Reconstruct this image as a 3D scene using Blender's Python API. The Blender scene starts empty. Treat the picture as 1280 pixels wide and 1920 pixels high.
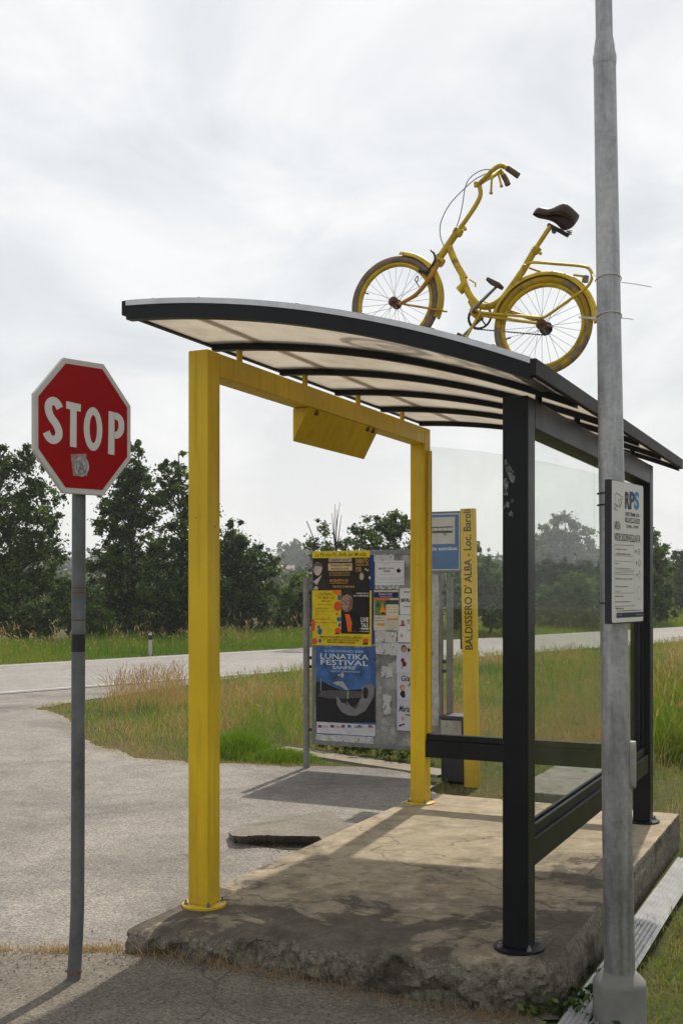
import bpy, math, random
import numpy as np
from mathutils import Vector, noise as mnoise
from mathutils.geometry import tessellate_polygon
R = math.radians
rnd = random.Random(7)
sc = bpy.context.scene
COL = sc.collection

# ------------------------------------------------------------------ camera
F = 2100.0; HZ = 1105.0; CX = 640.0; CH = 1.5          # picture geometry of the level camera
cd = bpy.data.cameras.new('camera'); cam = bpy.data.objects.new('camera', cd); COL.objects.link(cam)
cam.location = (0, 0, CH); cam.rotation_euler = (R(90), 0, 0)
cd.lens = F / 1920 * 36; cd.sensor_width = 36; cd.shift_y = (HZ - 960) / 1920
cd.clip_start = 0.05; cd.clip_end = 3000
sc.camera = cam
sc.view_settings.view_transform = 'Standard'; sc.view_settings.look = 'None'
sc.view_settings.exposure = 0.22; sc.view_settings.gamma = 1.0
sc.cycles.use_denoising = True
sc.cycles.max_bounces = 10; sc.cycles.transparent_max_bounces = 16
sc.cycles.volume_bounces = 0
sc.cycles.caustics_reflective = False; sc.cycles.caustics_refractive = False

# ------------------------------------------------------------------ sun and sky
SUN_EL = 52.5; SUN_AZ = (0.345, 0.939)                     # horizontal direction towards the sun
w = bpy.data.worlds.new('World'); sc.world = w; w.use_nodes = True
nt = w.node_tree; nt.nodes.clear()
def N(nt, t, **k):
    n = nt.nodes.new(t)
    for a, b in k.items(): setattr(n, a, b)
    return n
out = N(nt, 'ShaderNodeOutputWorld')
sky = N(nt, 'ShaderNodeTexSky', sky_type='NISHITA', sun_disc=False)
sky.sun_elevation = R(SUN_EL); sky.sun_rotation = math.atan2(SUN_AZ[0], SUN_AZ[1])
sky.dust_density = 3; sky.air_density = 1.5
b1 = N(nt, 'ShaderNodeBackground'); b1.inputs[1].default_value = 0.10
nt.links.new(sky.outputs[0], b1.inputs[0])
tc = N(nt, 'ShaderNodeTexCoord'); sep = N(nt, 'ShaderNodeSeparateXYZ'); nt.links.new(tc.outputs['Generated'], sep.inputs[0])
def M(nt, op, a, b=None, c=None):
    n = N(nt, 'ShaderNodeMath', operation=op)
    for i, x in enumerate((a, b, c)):
        if x is None: continue
        if isinstance(x, (int, float)): n.inputs[i].default_value = x
        else: nt.links.new(x, n.inputs[i])
    return n.outputs[0]
zz = M(nt, 'ADD', M(nt, 'MAXIMUM', sep.outputs[2], 0.0), 0.45)
comb = N(nt, 'ShaderNodeCombineXYZ')
nt.links.new(M(nt, 'DIVIDE', sep.outputs[0], zz), comb.inputs[0]); nt.links.new(M(nt, 'DIVIDE', sep.outputs[1], zz), comb.inputs[1])
n1 = N(nt, 'ShaderNodeTexNoise'); n1.inputs['Scale'].default_value = 3.1; n1.inputs['Detail'].default_value = 9; n1.inputs['Roughness'].default_value = 0.56; n1.inputs['Distortion'].default_value = 0.5
nt.links.new(comb.outputs[0], n1.inputs['Vector'])
rp = N(nt, 'ShaderNodeValToRGB'); nt.links.new(n1.outputs[0], rp.inputs[0])
rp.color_ramp.elements[0].position = 0.36; rp.color_ramp.elements[0].color = (0.615, 0.635, 0.66, 1)
rp.color_ramp.elements[1].position = 0.62; rp.color_ramp.elements[1].color = (0.835, 0.838, 0.838, 1)
e = rp.color_ramp.elements.new(0.50); e.color = (0.735, 0.748, 0.762, 1)
hz = N(nt, 'ShaderNodeMapRange'); nt.links.new(sep.outputs[2], hz.inputs[0]); hz.inputs[1].default_value = 0.0; hz.inputs[2].default_value = 0.22; hz.inputs[3].default_value = 0.85; hz.inputs[4].default_value = 0.0
mx = N(nt, 'ShaderNodeMixRGB'); nt.links.new(hz.outputs[0], mx.inputs[0]); nt.links.new(rp.outputs[0], mx.inputs[1]); mx.inputs[2].default_value = (0.80, 0.805, 0.81, 1)
b2 = N(nt, 'ShaderNodeBackground'); b2.inputs[1].default_value = 1.02; nt.links.new(mx.outputs[0], b2.inputs[0])
ms = N(nt, 'ShaderNodeMixShader'); ms.inputs[0].default_value = 0.9
nt.links.new(b1.outputs[0], ms.inputs[1]); nt.links.new(b2.outputs[0], ms.inputs[2]); nt.links.new(ms.outputs[0], out.inputs[0])

sd = bpy.data.lights.new('sun', 'SUN'); so = bpy.data.objects.new('sun', sd); COL.objects.link(so)
sd.energy = 3.8; sd.angle = R(0.9); sd.color = (1.0, 0.93, 0.82)
ce = math.cos(R(SUN_EL)); h = math.hypot(*SUN_AZ)
to_sun = Vector((SUN_AZ[0] / h * ce, SUN_AZ[1] / h * ce, math.sin(R(SUN_EL))))
so.rotation_euler = to_sun.to_track_quat('Z', 'Y').to_euler(); so.location = (0, 0, 20)

# ------------------------------------------------------------------ geometry helpers
UX, UY = 0.904, -0.427; VX, VY = 0.427, 0.904; AX, AY = -0.651, 5.32     # shelter grid: origin at the front post
def UV(u, v, z): return Vector((AX + UX * u + VX * v, AY + UY * u + VY * v, z))
def to_uv(x, y): return ((x - AX) * UX + (y - AY) * UY, (x - AX) * VX + (y - AY) * VY)
def PZ(px, py, z):
    d = (CH - z) * F / (py - HZ); return Vector(((px - CX) / F * d, d, z))
def PD(px, py, d): return Vector(((px - CX) / F * d, d, CH + (HZ - py) / F * d))
def sstep(a, b, x):
    t = max(0.0, min(1.0, (x - a) / (b - a))); return t * t * (3 - 2 * t)
def gz(x, y):
    u, v = to_uv(x, y)
    return -0.127 - 0.105 * sstep(0.1, 1.65, u)
class Plane:
    def __init__(s, o, x, up=(0, 0, 1)):
        s.o = Vector(o); s.x = Vector(x).normalized(); s.up = Vector(up).normalized()
        s.n = s.x.cross(s.up).normalized()
        if s.n.dot(Vector((0, 0, CH)) - s.o) < 0: s.n = -s.n
    def ab(s, px, py):
        r = Vector(((px - CX) / F, 1, (HZ - py) / F)); c = Vector((0, 0, CH))
        t = (s.o - c).dot(s.n) / r.dot(s.n); p = c + r * t - s.o
        return p.dot(s.x), p.dot(s.up)
    def pt(s, a, b, off=0.0): return s.o + s.x * a + s.up * b + s.n * off
    def px(s, px, py, off=0.0): return s.pt(*s.ab(px, py), off)
def cr(pts, n=6):
    P = [Vector(p) for p in pts]; P = [P[0] * 2 - P[1]] + P + [P[-1] * 2 - P[-2]]; o = []
    for i in range(1, len(P) - 2):
        a, b, c, d = P[i - 1:i + 3]
        for k in range(n):
            t = k / n
            o.append(0.5 * ((2 * b) + (c - a) * t + (2 * a - 5 * b + 4 * c - d) * t * t + (3 * b - a - 3 * c + d) * t ** 3))
    o.append(P[-2]); return o
ORG = {}
def tag(o, label=None, cat=None, group=None, kind=None):
    if label: o['label'] = label
    if cat: o['category'] = cat
    if group: o['group'] = group
    if kind: o['kind'] = kind
    return o
def thing(name, loc, label, cat, group=None):
    o = bpy.data.objects.new(name, None); COL.objects.link(o); o.location = loc; o.empty_display_size = 0.2
    ORG[o.name] = Vector(loc); return tag(o, label, cat, group)
def link_mesh(name, me, mat, parent=None, loc=None):
    o = bpy.data.objects.new(name, me); COL.objects.link(o)
    if mat:
        me.materials.clear(); me.materials.append(mat)
    if parent is not None: o.parent = parent; ORG[o.name] = ORG[parent.name]
    else:
        ORG[o.name] = Vector(loc) if loc is not None else Vector((0, 0, 0))
        if loc is not None: o.location = loc
    return o
class MB:
    def __init__(s): s.v = []; s.f = []
    def add(s, vs, fs):
        k = len(s.v); s.v += [Vector(p) for p in vs]; s.f += [tuple(i + k for i in f) for f in fs]; return s
    def hexa(s, p):
        return s.add(p, [(0, 3, 2, 1), (4, 5, 6, 7), (0, 1, 5, 4), (1, 2, 6, 5), (2, 3, 7, 6), (3, 0, 4, 7)])
    def buv(s, u0, u1, v0, v1, z0, z1):
        return s.hexa([UV(u0, v0, z0), UV(u1, v0, z0), UV(u1, v1, z0), UV(u0, v1, z0), UV(u0, v0, z1), UV(u1, v0, z1), UV(u1, v1, z1), UV(u0, v1, z1)])
    def bpl(s, pl, a0, b0, a1, b1, o0, o1):
        q = lambda o: [pl.pt(a0, b0, o), pl.pt(a1, b0, o), pl.pt(a1, b1, o), pl.pt(a0, b1, o)]
        return s.hexa(q(o0) + q(o1))
    def tube(s, path, rad, n=10, cap=True):
        P = [Vector(p) for p in path]; m = len(P)
        if isinstance(rad, (int, float)): rad = [rad] * m
        elif len(rad) == 2 and m > 2: rad = [rad[0] + (rad[1] - rad[0]) * i / (m - 1) for i in range(m)]
        k = len(s.v); up = None
        for i in range(m):
            t = (P[min(i + 1, m - 1)] - P[max(i - 1, 0)]); t = t.normalized() if t.length > 1e-9 else Vector((0, 0, 1))
            if up is None:
                up = t.orthogonal().normalized()
            else:
                up = up - t * up.dot(t); up = up.normalized() if up.length > 1e-6 else t.orthogonal().normalized()
            b = t.cross(up)
            for j in range(n):
                a = 2 * math.pi * j / n; s.v.append(P[i] + (up * math.cos(a) + b * math.sin(a)) * rad[i])
        for i in range(m - 1):
            for j in range(n):
                j2 = (j + 1) % n; s.f.append((k + i * n + j, k + i * n + j2, k + (i + 1) * n + j2, k + (i + 1) * n + j))
        if cap: s.f.append(tuple(k + j for j in reversed(range(n)))); s.f.append(tuple(k + (m - 1) * n + j for j in range(n)))
        return s
    def lathe(s, c, prof, n=24, axis=(0, 0, 1)):
        ax = Vector(axis).normalized(); c = Vector(c)
        return s.tube([c + ax * z for r, z in prof], [r for r, z in prof], n)
    def poly(s, pl, pts, off):                      # flat outline on a plane
        return s.add([pl.pt(a, b, off) for a, b in pts], [tuple(range(len(pts)))])
    def strip(s, pl, pts, wd, off, closed=False):   # thick stroke on a plane
        m = len(pts); vs = []; fs = []
        for i in range(m):
            if closed: a, b = pts[i - 1], pts[(i + 1) % m]
            else: a, b = pts[max(i - 1, 0)], pts[min(i + 1, m - 1)]
            t = Vector((b[0] - a[0], b[1] - a[1])); t = t.normalized() if t.length > 0 else Vector((1, 0)); nx = Vector((-t.y, t.x)) * (wd / 2)
            vs += [pl.pt(pts[i][0] + nx.x, pts[i][1] + nx.y, off), pl.pt(pts[i][0] - nx.x, pts[i][1] - nx.y, off)]
        for i in range(m if closed else m - 1):
            j = (i + 1) % m; fs.append((2 * i, 2 * i + 1, 2 * j + 1, 2 * j))
        return s.add(vs, fs)
    def build(s, name, mat, parent=None, smooth=False, bevel=0, loc=None):
        o0 = ORG[parent.name] if parent is not None else (Vector(loc) if loc is not None else Vector((0, 0, 0)))
        me = bpy.data.meshes.new(name); me.from_pydata([tuple(v - o0) for v in s.v], [], s.f); me.update()
        if smooth:
            me.polygons.foreach_set('use_smooth', [True] * len(me.polygons))
            try: me.set_sharp_from_angle(angle=R(40))
            except Exception: pass
        o = link_mesh(name, me, mat, parent, loc)
        if bevel:
            md = o.modifiers.new('bevel', 'BEVEL'); md.width = bevel; md.segments = 2; md.limit_method = 'ANGLE'; md.angle_limit = R(40)
        return o
_tc = {}
def text_data(st, bold=0.0, res=3):
    k = (st, bold, res)
    if k not in _tc:
        cu = bpy.data.curves.new('lettering', 'FONT'); cu.body = st; cu.resolution_u = res; cu.offset = bold
        ob = bpy.data.objects.new('lettering', cu); me = bpy.data.meshes.new_from_object(ob)
        co = np.array([v.co[:2] for v in me.vertices]); fs = [tuple(p.vertices) for p in me.polygons]
        bpy.data.objects.remove(ob); bpy.data.curves.remove(cu); bpy.data.meshes.remove(me)
        lo = co.min(0); hi = co.max(0); _tc[k] = ((co - lo) / np.maximum(hi - lo, 1e-6), fs)
    return _tc[k]
def text(mb, pl, st, a0, b0, a1, b1, off, bold=0.0, res=3, rot=False, slant=0.0):
    co, fs = text_data(st, bold, res)
    if rot: vs = [pl.pt(a1 - y * (a1 - a0), b0 + x * (b1 - b0), off) for x, y in co]
    else: vs = [pl.pt(a0 + (x + slant * (y - .5)) * (a1 - a0), b0 + y * (b1 - b0), off) for x, y in co]
    return mb.add(vs, fs)
def bulk(name, co, faces4, faces3, mat, attrs=None, parent=None, smooth=False):
    """numpy mesh: co (n,3), faces4 (m,4), faces3 (k,3)"""
    me = bpy.data.meshes.new(name); co = np.asarray(co, dtype=np.float32)
    if parent is not None: co = co - np.array(ORG[parent.name], dtype=np.float32)
    me.vertices.add(len(co)); me.vertices.foreach_set('co', co.ravel())
    n4 = 0 if faces4 is None else len(faces4); n3 = 0 if faces3 is None else len(faces3)
    idx = np.concatenate([np.asarray(x, dtype=np.int32).ravel() for x in (faces4, faces3) if x is not None and len(x)])
    me.loops.add(len(idx)); me.loops.foreach_set('vertex_index', idx)
    st = np.concatenate([np.arange(n4) * 4, n4 * 4 + np.arange(n3) * 3]).astype(np.int32)
    me.polygons.add(n4 + n3); me.polygons.foreach_set('loop_start', st)
    if smooth: me.polygons.foreach_set('use_smooth', np.ones(n4 + n3, dtype=bool))
    for k, a in (attrs or {}).items():
        at = me.attributes.new(k, 'FLOAT', 'POINT'); at.data.foreach_set('value', np.asarray(a, dtype=np.float32))
    me.update(calc_edges=True); me.validate()
    return link_mesh(name, me, mat, parent)

# ------------------------------------------------------------------ materials
def lin(c):
    return tuple(((x / 255) / 12.92 if x / 255 <= 0.04045 else ((x / 255 + 0.055) / 1.055) ** 2.4) for x in c) + (1,)
def new_mat(name):
    m = bpy.data.materials.new(name); m.use_nodes = True; nt = m.node_tree; nt.nodes.clear()
    o = N(nt, 'ShaderNodeOutputMaterial'); b = N(nt, 'ShaderNodeBsdfPrincipled'); nt.links.new(b.outputs[0], o.inputs[0])
    return m, nt, b, o
def noise_tex(nt, scale, detail=4, rough=0.55, vec=None, dist=0.0, sc3=None):
    if vec is None: vec = N(nt, 'ShaderNodeTexCoord').outputs['Object']
    if sc3:
        mp = N(nt, 'ShaderNodeMapping'); mp.inputs['Scale'].default_value = sc3; nt.links.new(vec, mp.inputs[0]); vec = mp.outputs[0]
    n = N(nt, 'ShaderNodeTexNoise'); n.inputs['Scale'].default_value = scale; n.inputs['Detail'].default_value = detail
    n.inputs['Roughness'].default_value = rough; n.inputs['Distortion'].default_value = dist; nt.links.new(vec, n.inputs['Vector']); return n.outputs[0]
def ramp(nt, fac, stops):
    r = N(nt, 'ShaderNodeValToRGB'); nt.links.new(fac, r.inputs[0]); el = r.color_ramp.elements
    while len(el) < len(stops): el.new(0.5)
    for e, (p, c) in zip(el, stops): e.position = p; e.color = c if len(c) == 4 else tuple(c) + (1,)
    return r.outputs[0]
def mixc(nt, fac, a, b, mode='MIX'):
    m = N(nt, 'ShaderNodeMixRGB', blend_type=mode)
    for i, x in enumerate((fac, a, b)):
        if isinstance(x, (int, float)): m.inputs[i].default_value = x
        elif isinstance(x, tuple): m.inputs[i].default_value = x if len(x) == 4 else x + (1,)
        else: nt.links.new(x, m.inputs[i])
    return m.outputs[0]
def bump(nt, b, hgt, strength=0.3, dist=0.01):
    n = N(nt, 'ShaderNodeBump'); n.inputs['Strength'].default_value = strength; n.inputs['Distance'].default_value = dist
    nt.links.new(hgt, n.inputs['Height']); nt.links.new(n.outputs[0], b.inputs['Normal'])
def surf(name, c, var=0.25, scale=6, rough=0.5, metal=0.0, spec=0.4, dirt=None, dirt_pos=0.62, dscale=9, bmp=0.0, bscale=60, sc3=None):
    m, nt, b, o = new_mat(name); c = c if len(c) == 4 else tuple(c) + (1,)
    f = noise_tex(nt, scale, 5, 0.6, sc3=sc3)
    lo = tuple(x * (1 - var) for x in c[:3]) + (1,); hi = tuple(min(1, x * (1 + var)) for x in c[:3]) + (1,)
    col = ramp(nt, f, [(0.3, lo), (0.7, hi)])
    if dirt:
        g = noise_tex(nt, dscale, 8, 0.7); col = mixc(nt, ramp(nt, g, [(dirt_pos, (0, 0, 0)), (dirt_pos + 0.08, (1, 1, 1))]), col, dirt)
    nt.links.new(col, b.inputs['Base Color']); b.inputs['Metallic'].default_value = metal
    b.inputs['Specular IOR Level'].default_value = spec
    rr = N(nt, 'ShaderNodeMapRange'); nt.links.new(f, rr.inputs[0]); rr.inputs[3].default_value = max(0, rough - 0.12); rr.inputs[4].default_value = min(1, rough + 0.12)
    nt.links.new(rr.outputs[0], b.inputs['Roughness'])
    if bmp: bump(nt, b, noise_tex(nt, bscale, 4, 0.6), bmp, 0.004)
    return m
_ink = {}
def ink(r, g, b):
    k = (r, g, b)
    if k not in _ink: _ink[k] = surf('printed_ink', lin(k), 0.16, 22, 0.55, spec=0.25)
    return _ink[k]
def leaf_mat(name, stops, trans=0.35, rough=0.6):
    m, nt, b, o = new_mat(name)
    at = N(nt, 'ShaderNodeAttribute', attribute_name='tint')
    c = ramp(nt, at.outputs['Fac'], stops); nt.links.new(c, b.inputs['Base Color']); b.inputs['Roughness'].default_value = rough; b.inputs['Specular IOR Level'].default_value = 0.25
    t = N(nt, 'ShaderNodeBsdfTranslucent'); nt.links.new(mixc(nt, 1.0, c, (1.0, 1.0, 0.55, 1), 'MULTIPLY'), t.inputs[0])
    s = N(nt, 'ShaderNodeMixShader'); s.inputs[0].default_value = trans
    nt.links.new(b.outputs[0], s.inputs[1]); nt.links.new(t.outputs[0], s.inputs[2]); nt.links.new(s.outputs[0], o.inputs[0]); return m

def yellow_mat():
    m, nt, b, o = new_mat('yellow_paint'); co = N(nt, 'ShaderNodeTexCoord').outputs['Object']
    a = noise_tex(nt, 2.2, 6, 0.6, co); st = noise_tex(nt, 5, 7, 0.65, co, 0.2, sc3=(4, 4, 0.25)); ch = noise_tex(nt, 17, 9, 0.7, co)
    c = ramp(nt, a, [(0.3, (0.60, 0.39, 0.002)), (0.7, (0.74, 0.50, 0.004))])
    c = mixc(nt, M(nt, 'MULTIPLY', ramp(nt, st, [(0.50, (0, 0, 0)), (0.74, (1, 1, 1))]), 0.55), c, (0.34, 0.205, 0.012, 1))
    c = mixc(nt, ramp(nt, ch, [(0.685, (0, 0, 0)), (0.70, (1, 1, 1))]), c, (0.14, 0.075, 0.025, 1))
    gn = N(nt, 'ShaderNodeNewGeometry'); sz = N(nt, 'ShaderNodeSeparateXYZ'); nt.links.new(gn.outputs['Position'], sz.inputs[0])
    low = M(nt, 'MULTIPLY', M(nt, 'SUBTRACT', 1.0, M(nt, 'MINIMUM', M(nt, 'MULTIPLY', M(nt, 'MAXIMUM', sz.outputs[2], 0.0), 4.0), 1.0)), M(nt, 'MULTIPLY', ch, 0.7))
    c = mixc(nt, low, c, (0.20, 0.135, 0.05, 1))
    nt.links.new(c, b.inputs['Base Color']); b.inputs['Specular IOR Level'].default_value = 0.4
    nt.links.new(ramp(nt, st, [(0.3, (0.34,) * 3), (0.7, (0.58,) * 3)]), b.inputs['Roughness']); bump(nt, b, ch, 0.05, 0.004); return m
YEL = yellow_mat()
YELB = surf('old_yellow_paint', (0.54, 0.37, 0.012), 0.28, 14, 0.5, spec=0.4, dirt=(0.15, 0.06, 0.02, 1), dirt_pos=0.57, dscale=24)
ANTH = surf('anthracite_paint', (0.0068, 0.0075, 0.009), 0.3, 5, 0.42, spec=0.2, dirt=(0.017, 0.017, 0.016, 1), dirt_pos=0.64, dscale=12)
BLK = surf('black_rubber', (0.012, 0.012, 0.013), 0.2, 8, 0.6)
ALU = surf('aluminium', (0.48, 0.49, 0.50), 0.15, 12, 0.38, metal=0.7)
STEEL = surf('dull_steel', (0.25, 0.25, 0.25), 0.3, 30, 0.4, metal=0.8)
DSTEEL = surf('greasy_steel', (0.035, 0.032, 0.03), 0.3, 40, 0.45, metal=0.6)
def galv_mat():
    m, nt, b, o = new_mat('galvanised_steel')
    a0 = noise_tex(nt, 7, 6, 0.65, sc3=(1, 1, 0.35)); a1 = noise_tex(nt, 9, 5, 0.6, sc3=(1.6, 1.6, 0.14), dist=0.6); a = M(nt, 'MULTIPLY_ADD', M(nt, 'SUBTRACT', a1, 0.5), 0.9, a0); v = N(nt, 'ShaderNodeTexVoronoi'); v.inputs['Scale'].default_value = 60
    nt.links.new(N(nt, 'ShaderNodeTexCoord').outputs['Object'], v.inputs['Vector'])
    c = ramp(nt, a, [(0.3, (0.17, 0.175, 0.18)), (0.5, (0.29, 0.295, 0.30)), (0.72, (0.44, 0.44, 0.435))])
    sv = N(nt, 'ShaderNodeSeparateColor'); nt.links.new(v.outputs['Color'], sv.inputs[0]); c = mixc(nt, 0.10, c, sv.outputs[0], 'OVERLAY')
    s = noise_tex(nt, 22, 6, 0.7); c = mixc(nt, ramp(nt, s, [(0.66, (0, 0, 0)), (0.72, (1, 1, 1))]), c, (0.13, 0.12, 0.11, 1))
    nt.links.new(c, b.inputs['Base Color']); b.inputs['Metallic'].default_value = 0.6
    nt.links.new(ramp(nt, a, [(0.3, (0.34,) * 3), (0.7, (0.52,) * 3)]), b.inputs['Roughness']); bump(nt, b, s, 0.08, 0.004); return m
GALV = galv_mat()
OLDG = surf('weathered_pole_paint', (0.115, 0.122, 0.127), 0.3, 8, 0.5, spec=0.3, dirt=(0.16, 0.06, 0.03, 1), dirt_pos=0.66, dscale=14, metal=0.2)
RUST = surf('rusted_metal', (0.13, 0.055, 0.03), 0.4, 40, 0.7)
def glass_mat():
    m, nt, b, o = new_mat('shelter_glass')
    g = N(nt, 'ShaderNodeBsdfGlossy'); g.inputs['Roughness'].default_value = 0.02
    t = N(nt, 'ShaderNodeBsdfTransparent'); t.inputs[0].default_value = (0.95, 0.962, 0.95, 1)
    lw = N(nt, 'ShaderNodeLayerWeight'); lw.inputs[0].default_value = 0.5; fr_ = M(nt, 'MULTIPLY_ADD', M(nt, 'POWER', lw.outputs['Facing'], 5.0), 0.24, 0.025)
    s = N(nt, 'ShaderNodeMixShader'); nt.links.new(fr_, s.inputs[0]); nt.links.new(t.outputs[0], s.inputs[1]); nt.links.new(g.outputs[0], s.inputs[2])
    df = N(nt, 'ShaderNodeBsdfDiffuse'); df.inputs[0].default_value = (0.5, 0.5, 0.47, 1)
    f = ramp(nt, noise_tex(nt, 5, 6, 0.65, sc3=(1, 1, .5)), [(0.45, (0.006,) * 3), (0.62, (0.02,) * 3), (0.75, (0.07,) * 3)])
    s2 = N(nt, 'ShaderNodeMixShader'); nt.links.new(f, s2.inputs[0]); nt.links.new(s.outputs[0], s2.inputs[1]); nt.links.new(df.outputs[0], s2.inputs[2])
    nt.links.new(s2.outputs[0], o.inputs[0]); return m
GLASS = glass_mat()
def roof_mat():
    m, nt, b, o = new_mat('bronze_polycarbonate')
    f = noise_tex(nt, 4, 9, 0.7)
    t = N(nt, 'ShaderNodeBsdfTranslucent'); nt.links.new(ramp(nt, f, [(0.3, (0.50, 0.462, 0.405)), (0.5, (0.60, 0.562, 0.50)), (0.7, (0.66, 0.62, 0.555))]), t.inputs[0])
    tr = N(nt, 'ShaderNodeBsdfTransparent'); tr.inputs[0].default_value = (0.75, 0.68, 0.60, 1)
    s = N(nt, 'ShaderNodeMixShader'); s.inputs[0].default_value = 0.16; nt.links.new(t.outputs[0], s.inputs[1]); nt.links.new(tr.outputs[0], s.inputs[2])
    b.inputs['Base Color'].default_value = (0.45, 0.40, 0.33, 1); b.inputs['Roughness'].default_value = 0.25
    s2 = N(nt, 'ShaderNodeMixShader'); s2.inputs[0].default_value = 0.18; nt.links.new(s.outputs[0], s2.inputs[1]); nt.links.new(b.outputs[0], s2.inputs[2])
    nt.links.new(s2.outputs[0], o.inputs[0]); return m
ROOF = roof_mat()
def asphalt_mat(name, c0, c1, c2, crack=0.0):
    m, nt, b, o = new_mat(name); co = N(nt, 'ShaderNodeTexCoord').outputs['Object']
    big = noise_tex(nt, 0.55, 10, 0.66, co, 0.8); mid = noise_tex(nt, 6, 5, 0.65, co)
    v = N(nt, 'ShaderNodeTexVoronoi'); v.inputs['Scale'].default_value = 105; nt.links.new(co, v.inputs['Vector'])
    fine = noise_tex(nt, 190, 3, 0.7, co)
    c = ramp(nt, big, [(0.30, c0), (0.5, c1), (0.72, c2)])
    c = mixc(nt, 0.5, c, ramp(nt, mid, [(0.3, (0.35,) * 3), (0.7, (0.65,) * 3)]), 'OVERLAY')
    sepv = N(nt, 'ShaderNodeSeparateColor'); nt.links.new(v.outputs['Color'], sepv.inputs[0])
    c = mixc(nt, 0.62, c, ramp(nt, sepv.outputs[0], [(0.0, (0.12,) * 3), (0.35, (0.46,) * 3), (0.75, (0.55,) * 3), (1.0, (0.86, 0.83, 0.8))]), 'OVERLAY')
    c = mixc(nt, 0.4, c, ramp(nt, fine, [(0.3, (0.3,) * 3), (0.7, (0.7,) * 3)]), 'OVERLAY')
    stn = noise_tex(nt, 1.7, 9, 0.7, co, 0.5); c = mixc(nt, M(nt, 'MULTIPLY', ramp(nt, stn, [(0.58, (0, 0, 0)), (0.68, (1, 1, 1))]), 0.38), c, (0.075, 0.066, 0.056, 1))
    if crack:
        wv = N(nt, 'ShaderNodeMixRGB', blend_type='ADD'); wv.inputs[0].default_value = 0.35; nt.links.new(co, wv.inputs[1])
        nn = N(nt, 'ShaderNodeTexNoise'); nn.inputs['Scale'].default_value = 3; nn.inputs['Detail'].default_value = 6; nt.links.new(co, nn.inputs['Vector']); nt.links.new(nn.outputs[1], wv.inputs[2])
        cv = N(nt, 'ShaderNodeTexVoronoi', feature='DISTANCE_TO_EDGE'); cv.inputs['Scale'].default_value = 0.9; nt.links.new(wv.outputs[0], cv.inputs['Vector'])
        c = mixc(nt, M(nt, 'MULTIPLY', ramp(nt, cv.outputs['Distance'], [(0.0, (1, 1, 1)), (0.007, (0, 0, 0))]), crack), c, (0.03, 0.026, 0.02, 1))
    nt.links.new(c, b.inputs['Base Color']); b.inputs['Roughness'].default_value = 0.85; b.inputs['Specular IOR Level'].default_value = 0.25
    hgt = mixc(nt, 0.5, v.outputs['Distance'], fine); bump(nt, b, hgt, 0.55, 0.006); return m
ASPH = asphalt_mat('worn_asphalt', (0.115, 0.103, 0.092), (0.195, 0.178, 0.158), (0.26, 0.24, 0.212))
ROADM = asphalt_mat('road_asphalt', (0.21, 0.195, 0.18), (0.24, 0.225, 0.21), (0.28, 0.26, 0.24))
PAVE = asphalt_mat('old_pavement_concrete', (0.085, 0.072, 0.056), (0.135, 0.118, 0.095), (0.175, 0.155, 0.125), 0.55)
PAINTW = surf('road_paint', (0.40, 0.39, 0.36), 0.2, 4, 0.8, dirt=(0.24, 0.22, 0.2, 1), dirt_pos=0.55, dscale=18)
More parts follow.
